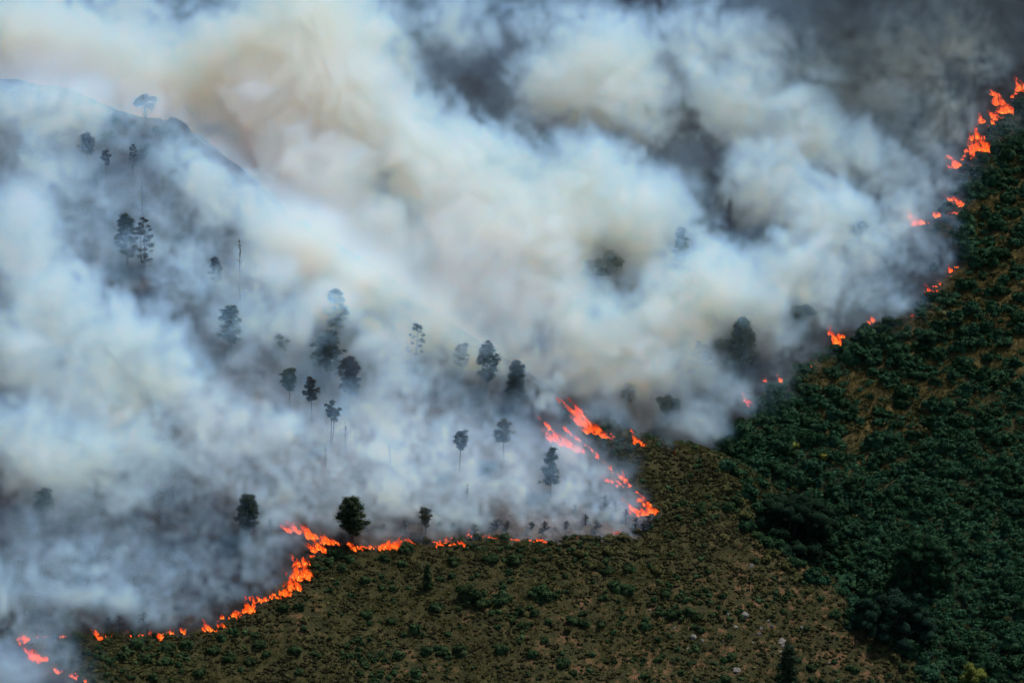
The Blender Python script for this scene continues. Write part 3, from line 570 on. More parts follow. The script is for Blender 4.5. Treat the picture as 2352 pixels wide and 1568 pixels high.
def fire(label,blobs,far=False,lean=-.35,group=None):
    """blobs: (u,v base, width, height) in the photo"""
    root=link("fire",None); root["label"]=label; root["category"]="fire"
    if group: root["group"]=group
    p0,_=hit(blobs[0][0],blobs[0][1],far); root.location=p0; made=0
    for (u,v,w_,h_) in blobs:
        rng=np.random.default_rng(int(u*13+v*7)); n=int(np.clip(w_/4.6,3,14)); mb=MB(); rise=[]; core=[]
        for i in range(n):
            x=(i+.5)/n*2-1+rng.uniform(-.15,.15); env=(1-.55*abs(x)**1.6)
            p,t=hit(u+x*w_*.46,v+rng.uniform(-.08,.08)*h_,far); hh=h_*MPP*t/900*env*rng.uniform(.35,1.2)/.97; ww=max(.35,min(hh*.42,w_*MPP*1.2/n+.4))
            V,F,s=tongue(hh,ww*rng.uniform(.8,1.3),lean+rng.uniform(-.28,.22),rng); V=V+(p-p0)+np.array([0,rng.uniform(-.5,.5),-.1]); mb.add(V,F); rise.append(s); core.append(s*0)
            V2=V-(p-p0); V2=V2*np.array([.55,.55,.62])+(p-p0)+np.array([0,0,.05]); mb.add(V2,F); rise.append(s*.7); core.append(s*0+1)
            if rng.random()<.35:   # a lick torn off above
                V,F,s=tongue(hh*.35,ww*.6,lean*1.6,rng); V=V+(p-p0)+np.array([lean*hh*1.1+rng.uniform(-.5,.5),0,hh*rng.uniform(.75,1.0)]); mb.add(V,F); rise.append(.6+.4*s); core.append(s*0)
        pb,tb_=hit(u,v,far); FIRES.append((pb,h_*MPP*tb_/900,w_*MPP*tb_/900))
        me=mb.mesh("flame",FLAME,True); attr(me,'rise',np.concatenate(rise)); attr(me,'core',np.concatenate(core)); link("flame",me,None,root)
    return root
def zb(ox,oy,L): return [(*zc(ox,oy,a,b),w*.3516*1.12,h*.3516) for a,b,w,h in L]
Z3=(0,1107);Z4=(850,700);Z5=(850,1107);Z7=(1700,600);Z8=(1700,100)
def fz(o,label,L,far=False,lean=-.35): return fire(label,zb(*o,L),far,lean)
fz(Z3,"lone tongue of flame thrown up left of the tallest front flames",[(1915,585,95,105)],lean=-.55)
fz(Z3,"large orange fire where the near front turns, between the two dark pines",[(2090,705,100,125),(2150,660,120,75),(2040,620,70,110),(2055,745,50,40)],lean=-.7)
fz(Z3,"tallest block of flames on the near front, below the turn",[(1985,885,140,140),(1930,960,95,130),(1970,800,110,60),(1940,890,80,70)],lean=-.25)
fz(Z3,"low slanting ribbon of flame left of the tallest flames",[(1860,1002,80,70),(1795,1012,90,50),(1730,1027,60,32)],lean=.1)
fz(Z3,"thin flames curling along the edge of the black ground",[(1635,1110,60,95),(1590,1115,40,60),(1530,1142,80,52)],lean=-.2)
fz(Z3,"pair of low flames at the left end of the black ground",[(1375,1232,95,68),(1450,1203,60,48)],lean=-.4)
fz(Z3,"small flame beside the pair of low flames",[(1200,1237,32,52)])
fz(Z3,"small flame under a white wisp on the lower left front",[(1050,1277,34,75)])
fz(Z3,"isolated small flame on the lower left front",[(655,1282,48,62),(635,1255,30,40)])
fz(Z3,"fire at the corner where the two lower left fronts meet",[(150,1303,70,90),(130,1290,50,50)])
fz(Z3,"red flames descending from the corner fire",[(240,1420,110,95),(200,1370,50,60),(290,1425,50,60)],lean=-.6)
fz(Z3,"small red flames at the bottom edge of the lower left front",[(385,1497,60,55),(470,1520,40,50),(510,1535,50,45),(560,1570,45,50)],lean=-.4)
fz(Z5,"low ribbon of flame at the foot of the broadest dark pine",[(125,697,120,48),(60,665,50,35),(210,690,70,30)],lean=-.5)
fz(Z5,"bright fire right of the broadest dark pine",[(320,692,155,82),(290,690,80,60),(430,640,70,22)],lean=.35)
fz(Z5,"broken flames right of the small round pine",[(650,672,55,50),(715,662,90,42),(790,668,50,65),(850,612,50,36)],lean=-.3)
fz(Z5,"small flame half hidden by scrub under the white smoke",[(1320,652,100,42)],lean=-.4)
fz(Z4,"tall leaning fire on the crest",[(1600,955,95,190),(1660,1002,110,100),(1735,1032,90,66),(1795,1036,40,32),(1570,900,60,140)],lean=-.75)
fz(Z4,"small bright fire on the crest right of the tall leaning fire",[(1945,1075,48,82),(1992,1088,60,36)],lean=-.3)
fz(Z4,"tiny flame at the right end of the crest",[(2175,1122,40,24)])
fz(Z4,"long slanting streak of red flame along the crest edge, veiled by smoke",[(1400,1052,80,130),(1480,1085,90,90),(1560,1122,80,76),(1375,980,40,70)],lean=-.7)
fz(Z4,"faint red flames low on the crest edge, below the slanting streak",[(1760,1322,60,52),(1830,1345,56,52)],lean=-.8)
fz(Z4,"broken flames at the tip of the burnt wedge",[(1920,1512,60,76),(1980,1535,95,62),(2045,1522,80,76),(1962,1445,50,60),(2005,1475,60,56)],lean=-.55)
fz(Z7,"pinkish flames veiled by brown smoke at the foot of the far front",[(485,1112,50,90),(450,1082,46,56),(415,1012,16,28)],True)
fz(Z7,"two sparks of flame in the bushes below the conical tree",[(555,922,20,28),(660,922,26,48)],True)
fz(Z7,"tiny flame between the sparks and the burning bush",[(865,837,22,34)],True)
fz(Z7,"orange and white burning bush on the far front",[(1032,684,60,110),(1060,640,50,60),(975,618,16,28)],True)
fz(Z7,"pale pink flame behind the dark round bush",[(1250,542,50,52)],True)
fz(Z7,"tiny flame on the golden clearing's lower edge",[(1518,497,36,22)],True)
fz(Z7,"small orange fire at the left edge of the golden clearing",[(1645,352,84,52)],True)
fz(Z7,"small orange fire on the golden grass below the red streak",[(1768,212,62,42)],True)
fz(Z7,"dim red streak of flame in dark smoke",[(1890,75,80,44)],True)
fz(Z8,"orange fire at the left end of the forked front on the far slope",[(1565,1208,120,70),(1510,1165,50,64)],True,-.6)
fz(Z8,"small flame in the middle of the forked front",[(1682,1157,54,66)],True)
fz(Z8,"flames at the right end of the forked front",[(1785,1137,76,34),(1835,1085,100,64),(1780,1055,54,46)],True,-.7)
fz(Z8,"small flame under the dark bushes above the forked front",[(1872,888,44,34)],True)
fz(Z8,"dark red flames left of the tall flames high on the far slope",[(1805,835,84,96),(1765,775,44,46)],True,-.7)
fz(Z8,"tall block of flames high on the far slope",[(1930,740,84,120),(1992,728,84,120),(1920,778,44,44),(1940,650,100,70),(1970,545,56,72)],True,-.2)
fz(Z8,"broad sheet of flame high on the far slope near the top right",[(2075,515,84,90),(2135,482,104,96),(2085,425,84,90),(2060,362,66,60)],True,-.45)
fz(Z8,"flame cut by the right edge of the picture",[(2225,335,66,110)],True,-.3)
def fire_line(label,pts,far,step=11,h=9):
    """low creeping flames between the larger fires"""
    rng=np.random.default_rng(int(pts[0][0])); L=[]
    for (a,b),(c,d) in zip(pts[:-1],pts[1:]):
        n=max(1,int(math.hypot(c-a,d-b)/step))
        for i in range(n):
            if rng.random()<.62: f=(i+rng.random())/n; L.append((a+(c-a)*f+rng.uniform(-3,3),b+(d-b)*f+rng.uniform(-2,2),step*rng.uniform(.7,1.3),h*rng.uniform(.5,1.5)))
    return fire(label,L,far,-.4)
fire_line("broken line of low flames creeping along the lower left front",[(70,1462),(230,1462),(370,1456),(440,1444)],False,15,8)
fire_line("thin creeping flames joining the black ground's edge to the tallest flames",[(480,1436),(560,1400),(640,1364),(690,1325),(716,1285)],False,10,10)
fire_line("thin creeping flames under the small round pine",[(760,1250),(850,1256),(1000,1246),(1080,1232)],False,14,8)
fire_line("faint low flames at the foot of the white smoke along the scrub",[(1100,1233),(1260,1245),(1350,1232),(1450,1222)],False,26,7)
fire_line("red creeping flames down the edge of the burnt wedge",[(1290,980),(1340,1020),(1385,1062),(1440,1110),(1490,1160)],False,9,14)
fire_line("creeping flames linking the tall fires high on the far slope",[(2195,395),(2225,345),(2262,312),(2300,255),(2340,205)],True,9,12)
fire_line("scattered low flames along the far front above the golden clearing",[(2140,668),(2192,622),(2222,575)],True,14,8)
print('fire',time.time()-T0)
# ------------------------------------------------------------------ smoke
def smoke_material(name,scat,absb,dens,g,soot):
    """fine smoke: scatters blue most, soaks up a little blue; soot soaks up more"""
    m=bpy.data.materials.new(name); m.use_nodes=True; t=m.node_tree; t.nodes.clear()
    out=N(t,"ShaderNodeOutputMaterial")
    def scaled(n,k):
        at=N(t,"ShaderNodeAttribute",attribute_name=n); mu=N(t,"ShaderNodeMath",operation='MULTIPLY'); mu.inputs[1].default_value=k; t.links.new(at.outputs['Fac'],mu.inputs[0]); return mu.outputs[0]
    d=scaled("density",dens); st=scaled("soot",dens)
    sc=N(t,"ShaderNodeVolumeScatter"); sc.inputs['Color'].default_value=(*scat,1); sc.inputs['Anisotropy'].default_value=g; t.links.new(d,sc.inputs['Density'])
    def absorb(c,sock):
        a=N(t,"ShaderNodeVolumeAbsorption"); a.inputs['Color'].default_value=(1-c[0],1-c[1],1-c[2],1); t.links.new(sock,a.inputs['Density']); return a.outputs[0]
    def plus(a,b): k=N(t,"ShaderNodeAddShader"); t.links.new(a,k.inputs[0]); t.links.new(b,k.inputs[1]); return k.outputs[0]
    t.links.new(plus(sc.outputs[0],plus(absorb(absb,d),absorb(soot,st))),out.inputs['Volume'])
    return m
def volume_object(name,grids,origin,rotx,size,mat,label):
    """grids: {name: values[k,j,i]} on a box of the given size (metres), tilted about x to lie along the slope"""
    flats={}
    for gname,dens in grids.items(): flats[gname]=np.concatenate([dens.ravel(),np.zeros((-dens.size)%4)]).astype(np.float32)
    me=bpy.data.meshes.new(name); nv=max(len(f) for f in flats.values())//4; me.vertices.add(nv)
    for gname,f in flats.items():
        a=me.attributes.new(gname+"_samples",'FLOAT_COLOR','POINT'); a.data.foreach_set('color',np.concatenate([f,np.zeros(nv*4-len(f),np.float32)]))
    o=link(name,me,mat); o.location=origin; o.rotation_euler=(rotx,0,0)
    g=bpy.data.node_groups.new(name,'GeometryNodeTree'); g.is_modifier=True
    g.interface.new_socket("Geometry",in_out='INPUT',socket_type='NodeSocketGeometry'); g.interface.new_socket("Geometry",in_out='OUTPUT',socket_type='NodeSocketGeometry')
    gi=g.nodes.new("NodeGroupInput"); go=g.nodes.new("NodeGroupOutput"); L=g.links.new
    def node(kind,op,*v):
        k=g.nodes.new(kind); k.operation=op
        for s,x in zip(k.inputs,v):
            if isinstance(x,bpy.types.NodeSocket): L(x,s)
            else: s.default_value=x
        return k.outputs[0]
    M=lambda op,*v: node("ShaderNodeMath",op,*v)
    I=lambda op,*v: node("FunctionNodeIntegerMath",op,*v)          # floats are too short for the flat index
    sx=g.nodes.new("ShaderNodeSeparateXYZ"); L(g.nodes.new("GeometryNodeInputPosition").outputs[0],sx.inputs[0])
    cubes=[]
    for gname,dens in grids.items():
        nz,ny,nx=dens.shape
        vc=g.nodes.new("GeometryNodeVolumeCube"); vc.inputs['Min'].default_value=(0,0,0); vc.inputs['Max'].default_value=size; vc.inputs['Background'].default_value=0
        for ax,q in zip('XYZ',(nx,ny,nz)): vc.inputs['Resolution '+ax].default_value=q
        ii=[M('MINIMUM',M('MAXIMUM',M('ROUND',M('MULTIPLY',sx.outputs[k],(q-1)/size[k])),0.),float(q-1)) for k,q in enumerate((nx,ny,nz))]
        lin=I('ADD',I('MULTIPLY',I('ADD',I('MULTIPLY',ii[2],ny),ii[1]),nx),ii[0]); q=I('DIVIDE',lin,4); r=I('SUBTRACT',lin,I('MULTIPLY',q,4))
        na=g.nodes.new("GeometryNodeInputNamedAttribute"); na.data_type='FLOAT_COLOR'; na.inputs['Name'].default_value=gname+"_samples"
        si=g.nodes.new("GeometryNodeSampleIndex"); si.data_type='FLOAT_COLOR'; si.domain='POINT'; si.clamp=True; L(gi.outputs[0],si.inputs['Geometry'])
        L([s for s in na.outputs if s.enabled][0],[s for s in si.inputs if s.name=='Value' and s.enabled][0]); L(q,si.inputs['Index'])
        sc=g.nodes.new("FunctionNodeSeparateColor"); L([s for s in si.outputs if s.enabled][0],sc.inputs[0])
        e=[M('MULTIPLY',sc.outputs[k],M('COMPARE',r,float(k),.1)) for k in range(4)]
        L(M('ADD',M('ADD',e[0],e[1]),M('ADD',e[2],e[3])),vc.inputs['Density']); cubes.append((gname,vc))
    cur=cubes[0][1].outputs[0]
    for gname,vc in cubes[1:]:
        gn=g.nodes.new("GeometryNodeGetNamedGrid"); gn.inputs['Name'].default_value='density'; L(vc.outputs[0],gn.inputs[0])
        sn=g.nodes.new("GeometryNodeStoreNamedGrid"); sn.inputs['Name'].default_value=gname; L(cur,sn.inputs[0]); L(gn.outputs['Grid'],sn.inputs['Grid']); cur=sn.outputs[0]
    sm=g.nodes.new("GeometryNodeSetMaterial"); sm.inputs['Material'].default_value=mat; L(cur,sm.inputs['Geometry']); L(sm.outputs[0],go.inputs[0])
    md=o.modifiers.new("smoke",'NODES'); md.node_group=g
    o["kind"]="stuff"; o["label"]=label; o["category"]="smoke"
    return o
ALPHA=math.atan(.46); ca,sa=math.cos(ALPHA),math.sin(ALPHA)
AX=np.array([1.,0,0]);AY=np.array([0,ca,sa]);AZ=np.array([0,-sa,ca])
BO=np.array([-188.,0,0])+AY*(-154)+AZ*(-48); BSIZE=(376.,378.,98.)
VOX=1.3
def box_local(p): q=np.asarray(p)-BO; return np.array([q@AX,q@AY,q@AZ])
bn=[int(s/VOX) for s in BSIZE]
lx,ly,lz=[(np.arange(n)*(s/(n-1))).astype(np.float32) for n,s in zip(bn,BSIZE)]
def spectral(shape,vox,lo,hi,beta,seed,stretch=1.0,axis=(-.75,.35,.55)):
    """random field holding wavelengths lo..hi metres, drawn out along axis"""
    r=np.random.default_rng(seed); f=np.fft.rfftn(r.standard_normal(shape).astype(np.float32))
    kz=np.fft.fftfreq(shape[0],vox)[:,None,None];ky=np.fft.fftfreq(shape[1],vox)[None,:,None];kx=np.fft.rfftfreq(shape[2],vox)[None,None,:]
    a=np.array(axis);a=a/np.linalg.norm(a)
    ka=kx*a[0]+ky*a[1]+kz*a[2]
    k=np.sqrt(np.maximum(kx*kx+ky*ky+kz*kz+(stretch**2-1)*ka*ka,1e-12))
    amp=np.where((k>1/hi)&(k<1/lo),k**(-beta/2),0)
    o=np.fft.irfftn((f*amp).astype(np.complex64),shape,axes=(0,1,2)).astype(np.float32); return o/o.std()
shape=(bn[2],bn[1],bn[0])
# puffs of the plume: photo position, metres in front of the ground there, radius, strength
PUFFS_FAR=[
 (2080,470,12,60,.7),(2000,560,12,70,.75),(1900,500,20,105,.95),(1830,620,18,110,.95),(1750,720,16,105,.95),(1650,660,24,140,1.),
 (1960,350,22,100,.85),(1840,300,28,115,1.),(1700,250,34,125,1.),(1780,420,26,125,1.),(2080,390,12,60,.65),(2120,330,12,50,.5),
 (1560,720,22,120,1.),(1480,820,18,110,1.),(1600,830,14,85,.85),(1680,900,10,70,.7),(1630,980,8,60,.65),(1380,760,24,120,1.),(1430,880,14,80,.9),(1530,900,12,80,.8),(1350,850,16,80,.95),(1480,960,6,50,.6),(1580,960,8,60,.7),(2150,420,9,50,.6),(2170,350,10,45,.5),
 (1500,500,30,140,.95),(1350,430,34,140,1.),(1250,560,34,140,1.),(1180,700,26,120,1.),(1300,680,26,100,.95),(1060,620,34,130,1.),(1000,760,24,120,1.),(900,700,28,120,1.),(1100,820,18,90,.9),(1250,830,18,90,.95),
 (1400,130,46,150,1.),(1280,210,44,120,.9),(1480,250,40,110,.8),(1130,400,44,140,.9),(1000,360,44,140,1.),(1080,480,40,130,1.),
 (870,560,36,130,1.),(780,450,44,130,1.),(690,420,44,130,1.),(900,290,50,150,.85),(760,230,55,170,1.),(640,300,50,150,.95),(560,380,40,110,.95),
 (740,60,70,210,.95),(560,130,60,190,.9),(420,240,50,140,.95),(300,170,50,160,.9),(150,120,55,180,.95),(20,60,60,170,.95),(300,30,60,150,.75),(100,250,40,100,.8),
 (700,620,30,120,.95),(800,700,24,100,.9),(1050,40,70,130,.55),(1230,30,70,120,.5),(1590,70,55,140,.6),(1720,110,45,130,.5),(1880,150,40,120,.42),(2040,220,30,100,.36),
 (1930,620,10,60,.55),(1990,670,9,60,.5),(2040,600,9,55,.5),(1880,720,9,50,.5),(1800,790,8,45,.42),(2060,690,7,35,.4),(2190,230,14,60,.36),(2140,280,14,60,.36),(1960,480,14,60,.7),(2060,540,9,50,.6)]
PUFFS_NEAR=[
 (50,560,30,130,.9),(120,700,26,130,.9),(30,820,20,110,.7),(350,800,26,100,1.),(250,760,22,100,.8),(420,860,16,75,.8),(200,890,18,100,.7),(300,900,14,80,.75),
 (420,640,20,90,.7),(640,640,20,65,.8),(560,720,18,90,.6),(470,560,16,60,.4),(650,740,16,80,.65),(700,800,12,70,.6),(560,830,12,60,.45),
 (60,470,30,90,.65),(160,430,24,70,.4),(80,340,20,90,.42),(250,480,14,60,.4),(380,470,14,70,.4),(600,560,14,80,.42),(480,450,12,60,.42),(300,330,10,60,.35),
 (50,1020,18,120,.85),(200,1040,16,110,.75),(340,1020,14,100,.75),(470,1080,10,80,.6),(120,1130,14,90,.6),(280,1130,12,80,.55),(420,1150,9,60,.42),
 (500,950,12,100,.7),(640,1000,9,90,.62),(780,1050,8,80,.55),(920,850,14,90,.62),(840,800,14,70,.5),(1040,890,10,60,.5),(980,860,12,60,.5),
 (560,455,9,80,.9),(640,515,9,90,1.),(740,585,9,95,1.),(860,665,9,95,1.),(980,750,9,90,1.),(1085,825,8,70,.95),(620,590,12,70,.7),(760,690,12,70,.75),(900,780,11,70,.8),(470,400,10,70,.8),(60,1250,12,90,.42),(180,1290,10,80,.42),(300,1240,9,70,.42),(380,1310,8,60,.36),(120,1370,8,80,.46),(250,1370,7,70,.42),(0,1330,10,60,.55),(0,1530,10,60,.85),(50,1570,8,50,.7)]
# smoke seeping from the ground: photo position, radius in metres, strength, depth of the layer
SEEP=[(480,960,13,.7,5),(620,1010,13,.9,4),(760,1060,13,.9,4),(900,1010,13,1.7,5),(900,1120,13,1.6,5),(1040,1050,12,1.9,5),(1060,1150,11,1.6,4.5),(1180,1110,11,2.,5),(1220,1190,9,1.6,4),(1330,1150,9,1.7,4.5),(1290,1080,8,1.5,5),(1400,1190,8,1.4,3.2),(1000,1200,8,1.2,3.2),(760,1060,12,1.2,5),(1120,1215,7,.5,2.),
 (640,930,9,.7,4),(540,1060,10,.8,4),(680,1120,10,.6,3.5),(780,1140,9,.6,3),(920,920,9,.5,4),(1150,1010,8,.5,3),(1260,1130,8,.6,3),(1440,1200,6,.5,2),(1330,1215,6,.45,2),
 (300,1000,14,.6,6),(150,1100,14,.5,6),(100,1280,12,.55,5),(240,1320,12,.55,5),(380,1350,11,.5,4),(150,1400,11,.6,4),(330,1400,9,.5,3),(450,1400,8,.35,3),(480,1290,9,.35,4),(20,1400,9,.5,4),(560,1330,8,.2,3),
 (100,450,14,.5,8),(230,480,12,.45,6),(330,520,12,.4,6),(430,620,12,.5,7),(560,650,14,.4,7),(250,650,14,.5,7),(100,330,12,.4,7),(300,320,12,.3,6),(500,480,14,.3,6),(620,600,12,.3,6),(700,700,12,.5,6),(800,820,12,.5,6),(960,900,10,.4,5),(1080,930,9,.3,4),(840,900,8,.3,4)]
SEEP_FAR=[(1950,620,14,.6,6),(2020,560,12,.7,6),(1990,690,11,.6,5),(1880,720,10,.5,5),(1790,800,9,.4,5),(1700,900,9,.5,6),(2070,500,10,.6,5),(2130,420,9,.4,6),(2150,300,14,.2,9),(2050,250,18,.2,12),(2200,150,18,.12,12),(1500,950,9,.6,5),(1450,980,7,.6,4),(1560,1000,6,.4,4)]
# thin veils, smooth: photo position, metres in front of the ground, radius, strength
VEIL_FAR=[(1000,120,50,190,.2),(1250,100,50,190,.2),(1180,300,40,120,.3),(1550,190,40,120,.3),(1600,380,26,110,.35),(1430,230,40,100,.25),(1480,620,20,140,.3),(1900,120,36,200,.12),(2150,140,26,190,.07),(2300,60,22,150,.06),(2050,300,20,110,.22),(1750,40,45,200,.16),(400,60,55,200,.35),(100,130,45,200,.35),(700,200,50,220,.3),(1300,600,26,160,.35),(1980,640,8,90,.12),(1850,740,8,70,.12),(1550,930,10,80,.2),(900,500,36,200,.3)]
VEIL_NEAR=[(480,400,16,90,1.3),(600,490,16,100,1.4),(720,570,16,100,1.4),(840,650,16,100,1.4),(960,740,14,90,1.3),(1080,820,11,70,1.),(330,270,16,100,1.5),(210,250,16,90,1.2),(100,210,20,130,1.4),(420,340,14,80,1.2),(650,600,12,90,.5),(800,740,12,90,.5),(40,230,16,110,.8),(170,260,14,90,.7),(60,360,14,90,.5),(180,350,9,60,.25),(100,430,14,90,.5),(330,295,12,70,.7),(420,370,12,80,.8),(520,450,12,90,.8),(640,540,12,90,.8),(760,620,12,90,.8),(880,710,12,90,.8),(1000,800,9,70,.7),(520,520,9,70,.5),(620,640,9,80,.5),(250,560,14,90,.2),(420,560,12,90,.16),(620,580,9,80,.2),(740,660,9,80,.2),(860,720,10,80,.24),(560,760,12,110,.2),(720,820,10,90,.2),(900,840,10,80,.2),(1040,850,8,70,.2),(80,760,18,150,.2),(60,950,14,130,.2),(300,1000,12,130,.2),(150,1180,10,120,.16),(330,1200,9,90,.12),(100,1330,8,120,.14),(300,1370,6,90,.12),(560,980,9,110,.15),(700,1080,7,100,.22),(900,1050,7,120,.26),(1100,1080,6,110,.26),(1280,1130,5,90,.22),(1380,1170,4,70,.2),(1050,1170,4,90,.2),(850,1150,5,90,.18)]
# soot: what makes the smoke brown or dark
SOOT_FAR=[(1247,795,30,32,2.),(1245,790,42,34,2.),(1242,785,54,30,1.5),(1275,860,24,22,1.),(1270,850,34,22,1.),(1300,895,6,14,.8),(1650,960,9,50,.16),(1600,890,11,50,.10),(150,110,50,120,.04),(40,80,52,120,.04),(440,330,42,60,.05),(1560,210,38,60,.05),(2100,120,28,220,.22),(2280,60,24,160,.24),(1950,160,36,150,.12),(1750,60,45,150,.04),(1440,570,28,60,.05),(1180,780,20,50,.05),(1960,400,20,70,.03),(1900,580,14,50,.04),(2060,330,16,80,.10),(2160,240,15,80,.24),(1900,60,40,150,.12),(1000,110,50,90,.06),(1290,70,48,80,.06),(2000,560,12,40,.04)]
SOOT_NEAR=[(230,1120,12,100,.05),(400,1170,8,80,.06),(560,1170,6,60,.05),(90,1160,12,90,.05),(40,1060,18,90,.03),(120,620,26,90,.02),(470,880,12,50,.03),(330,980,14,70,.03),(600,760,16,60,.02)]
# clear air round trees that stand out sharply: photo position, radius, far
CLEAR=[(203,345,24,0),(245,370,18,0),(306,360,18,0),(757,805,30,0),(803,860,26,0),(665,870,22,0),(716,890,18,0),(760,940,18,0),(1187,880,36,0),(1055,1015,22,0),(1157,990,22,0),(1265,1065,26,0),(571,1175,32,0),(810,1185,40,0),(978,1190,22,0),(645,790,22,0),(100,1145,26,0),(1533,930,38,0,972),(1700,780,54,1,838),(1660,795,34,1,830),(1844,718,36,1,750),(1441,905,20,1,940),(1362,725,20,1,760),(1563,558,36,1,690),(1388,596,46,1,700),(1970,520,26,1,560),(1256,602,14,1,620),(600,1350,50,0),(520,1390,40,0),(660,1280,30,0)]
# thin smoke in front of trees that show only faintly
GHOST=[(773,705,5,50,1.3,815),(530,745,5,46,.45,830),(551,620,5,40,.4,700),(498,625,4,32,.35,668),(293,545,4,40,.16,612),(955,790,5,36,.45,842),(1060,825,4,30,.35,864),(1120,840,4,36,.13,903),(335,248,6,46,.9,290),(120,215,8,80,.2,300),(230,265,6,60,.14,320)]
GHOST_FAR=[(1605,830,5,36,.3,870),(1388,600,6,50,.22,700),(1563,560,6,40,.10,690),(1970,525,5,30,.2,560)]
def local_grid(c,e):
    out=[]
    for ax,l in enumerate((lx,ly,lz)):
        a=int(np.searchsorted(l,c[ax]-e)); b=int(np.searchsorted(l,c[ax]+e)); out.append(slice(max(a,0),max(min(b,bn[ax]),0)))
    return out
def splat(F,puffs,far,scale=.115):
    for (u,v,lift,r,w_) in puffs:
        p,t=hit(u,v,far); c=box_local(CAM+ray(u,v)*(t-lift)); R=r*scale
        X,Y,Z=local_grid(c,R*2.1); dx=(lx[X]-c[0])[None,None,:];dy=(ly[Y]-c[1])[None,:,None];dz=(lz[Z]-c[2])[:,None,None]
        if 0 in (dx.size,dy.size,dz.size): continue
        al=(-.75*dx+.35*dy+.3*dz)/.88                     # wind lays the puffs over: longer along the drift
        g=w_*np.exp(-(dx*dx+dy*dy+dz*dz-.18*al*al)/(R*R)*1.1)
        V=F[Z,Y,X]; np.copyto(V,np.maximum(V,g)+.35*np.minimum(V,g))
def veil(F,puffs,far,scale=.115):
    for (u,v,lift,r,w_,*base) in puffs:
        p,t=hit(u,base[0] if base else v,far); c=box_local(CAM+ray(u,v)*(t-lift)); R=r*scale
        X,Y,Z=local_grid(c,R*2.2); dx=(lx[X]-c[0])[None,None,:];dy=(ly[Y]-c[1])[None,:,None];dz=(lz[Z]-c[2])[:,None,None]
        if 0 in (dx.size,dy.size,dz.size): continue
        F[Z,Y,X]+=w_*np.exp(-(dx*dx+dy*dy+1.6*dz*dz)/(R*R)*1.2)
def seep(S,H,rows,far):
    for (u,v,r,w_,dep) in rows:
        p,t=hit(u,v,far); c=box_local(p); X,Y,Z=local_grid(c,max(r*2,dep*3)); h=H[Z,Y,X]
        dx=(lx[X]-c[0])[None,None,:];dy=(ly[Y]-c[1])[None,:,None]
        if 0 in h.shape: continue
        g=w_*np.exp(-(dx*dx*.8+dy*dy)/(r*r))*np.exp(-np.maximum(h,0)/dep)
        V=S[Z,Y,X]; np.copyto(V,np.maximum(V,g)+.3*np.minimum(V,g))
def clear(F,rows,scale=.115):
    for (u,v,r,far,*base) in rows:
        p2,t2=hit(u,base[0] if base else v+r*1.9,bool(far)); R=r*scale
        for back in (0,1.2,2.4,4.2,6.5,9.5,13.5):
            c=box_local(CAM+ray(u,v)*(t2-R*.2-back*R)); k=1-(.96 if not far else .85)*(1 if back<5 else .7)
            X,Y,Z=local_grid(c,R*2.4); dx=(lx[X]-c[0])[None,None,:];dy=(ly[Y]-c[1])[None,:,None];dz=(lz[Z]-c[2])[:,None,None]
            if 0 in (dx.size,dy.size,dz.size): continue
            F[Z,Y,X]*=1-(1-k)*np.exp(-(dx*dx+dy*dy+dz*dz)/(R*R)*.9)
def warped(n,w,amp):
    """the field n pushed about by the eddies w (three fields), nearest voxel"""
    iz,iy,ix=np.meshgrid(*[np.arange(k,dtype=np.int32) for k in n.shape],indexing='ij')
    for i_,w_,k in ((iz,w[0],n.shape[0]),(iy,w[1],n.shape[1]),(ix,w[2],n.shape[2])): i_+=np.rint(w_*(amp/VOX)).astype(np.int32); np.mod(i_,k,out=i_)
    return n[iz,iy,ix]
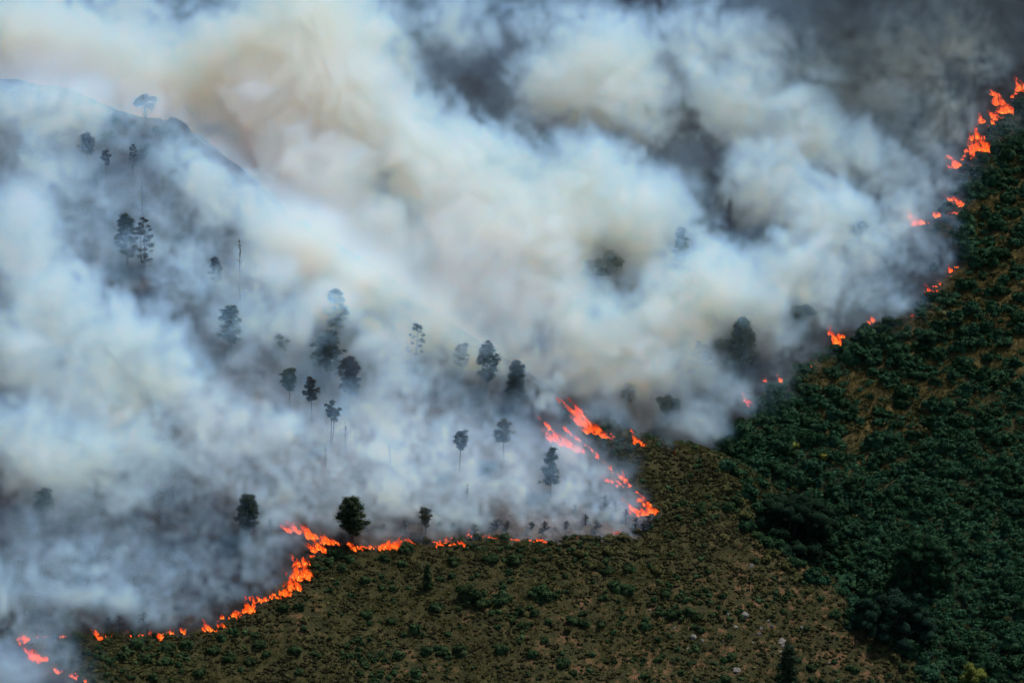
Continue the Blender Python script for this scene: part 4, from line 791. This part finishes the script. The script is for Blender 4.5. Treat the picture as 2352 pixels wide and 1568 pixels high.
def build_smoke():
    F=np.zeros(shape,np.float32); S=np.zeros(shape,np.float32); W=np.zeros(shape,np.float32); K=np.zeros(shape,np.float32)
    wy=BO[1]+ly[None,:]*AY[1]+lz[:,None]*AZ[1]; wz=BO[2]+ly[None,:]*AY[2]+lz[:,None]*AZ[2]; wx=BO[0]+lx
    H=(wz[:,:,None]-gz(np.broadcast_to(wx[None,None,:],shape),np.broadcast_to(wy[:,:,None],shape))).astype(np.float32)
    bx,by=np.meshgrid(wx,np.arange(-150,130,2.)); S0=(burnt(bx,by)&(poly_dist(bx,by,RIDGE)<6)&(far_z(bx,by)<spur_z(bx,by))).astype(np.float32)
    dark=gauss_px([(600,1330,14),(520,1390,12),(660,1260,8),(430,1420,10),(620,1210,9),(720,1215,8),(960,935,9),(1040,955,7),(880,910,8),(300,360,10),(220,370,10)],bx,by,False); S0*=.26*(1-.9*dark)
    for _ in range(3): S0=(S0+np.roll(S0,1,0)+np.roll(S0,-1,0)+np.roll(S0,1,1)+np.roll(S0,-1,1))/5
    jy=np.clip(((wy+150)/2.).astype(int),0,len(S0)-1); S+=S0[jy]*np.exp(-np.maximum(H,0)/3.6)*(wy<128)[:,:,None]
    splat(F,PUFFS_FAR,True); splat(F,PUFFS_NEAR,False); seep(S,H,[(u,v,r,w_*(.55 if u<600 and v>1190 else .7 if v<940 else 1.),d) for u,v,r,w_,d in SEEP],False); seep(S,H,SEEP_FAR,True)
    veil(W,VEIL_FAR,True); veil(W,VEIL_NEAR,False); veil(K,SOOT_FAR,True); veil(K,SOOT_NEAR,False)
    big=spectral(shape,VOX,24,90,3.2,5,1.3); mid=spectral(shape,VOX,7,24,2.6,6,1.05); sml=spectral(shape,VOX,2.6,8,2.2,7,1.)
    eddy=[spectral(shape,VOX,10,36,3.4,k,1.) for k in (31,32,33)]
    mid=warped(mid,eddy,1.8); sml=warped(sml,eddy,1.8)
    fin=warped(spectral(shape,VOX,2.6,5,1.2,8,1.),eddy,2.)
    bil=np.abs(mid+.3*big)*.92+.5*np.abs(sml+.25*mid)+.1*fin-.05          # rounded lobes with sharper clefts
    f=F*1.4-.38+.16*big*F+.42*(bil-1.)*np.minimum(F*1.5,1)
    D=sstep(0.,.55,f)*(.3+.7*F)*np.clip(.9+.4*(bil-1),.3,1.8)*1.2
    wisp=np.clip(.42+.40*mid+.3*big+.45*sml+.25*fin,0,2.6)
    D=D+W*np.clip(.7+.3*big+.35*mid+.3*sml,.1,2.2)*.6
    for (p,h,w_) in FIRES:                                     # what each flame gives off, carried up and to the left
        for k,(q,wt) in enumerate(((1.5,.35),(2.4,.4),(3.6,.32),(5.4,.2))):
            c=box_local(p+np.array([-.8*q*h,.75*q*h,.9*q*h+.3])); R=max(1.6,(.45+.3*q)*h+.12*w_)
            X,Y,Z=local_grid(c,R*2.2); dx=(lx[X]-c[0])[None,None,:];dy=(ly[Y]-c[1])[None,:,None];dz=(lz[Z]-c[2])[:,None,None]
            if 0 in (dx.size,dy.size,dz.size): continue
            e=np.exp(-(dx*dx+dy*dy+dz*dz)/(R*R)*1.2)*wt; D[Z,Y,X]+=1.2*e*wisp[Z,Y,X]; K[Z,Y,X]+=.10*e
    clear(D,CLEAR)
    G=np.zeros(shape,np.float32); veil(G,GHOST,False); veil(G,GHOST_FAR,True); D+=3.6*G*np.clip(.7+.4*mid+.3*sml,.1,2)
    jb=burnt(bx,by).astype(np.float32)
    for _ in range(2): jb=(jb+np.roll(jb,1,0)+np.roll(jb,-1,0)+np.roll(jb,1,1)+np.roll(jb,-1,1))/5
    nearm=jb[jy]*(wy<128)[:,:,None]+(wy>=128)[:,:,None]; farm=(far_z(bx,by)>spur_z(bx,by)).astype(np.float32)[jy]
    D+=S*(wisp+.15)*2.6*np.maximum(nearm,farm)
    clear(D,[(1420,1045,48,0,1052),(1480,1105,42,0,1112),(1365,995,30,0,1002),(1545,1085,60,0,1095),(1600,1120,60,0,1130)])
    for ax,(l,n_) in enumerate(((lz,BSIZE[2]),(ly,BSIZE[1]),(lx,BSIZE[0]))):      # thins out towards the far sides
        e=sstep(0,9,l)*sstep(n_,n_-9,l) if ax else sstep(n_,n_-9,l); D*=e.reshape([-1 if k_==ax else 1 for k_ in range(3)])
    D*=sstep(-2.5,.5,H); D[D<.004]=0; K=np.where(D>0,K*np.clip(.8+.5*mid+.3*big,.1,3),0)
    return D.astype(np.float32),K.astype(np.float32)[::3,::3,::3]
D,K=build_smoke(); print('smoke',D.shape,time.time()-T0)
smoke_mat=smoke_material("smoke",(.40,.675,1.0),(.010,.009,.012),.145,.5,(.66,.80,1.0))
volume_object("smoke",{"density":D,"soot":K},BO,ALPHA,BSIZE,smoke_mat,"pale smoke billowing from the fire fronts and drifting over the ridge")
print('done',time.time()-T0)
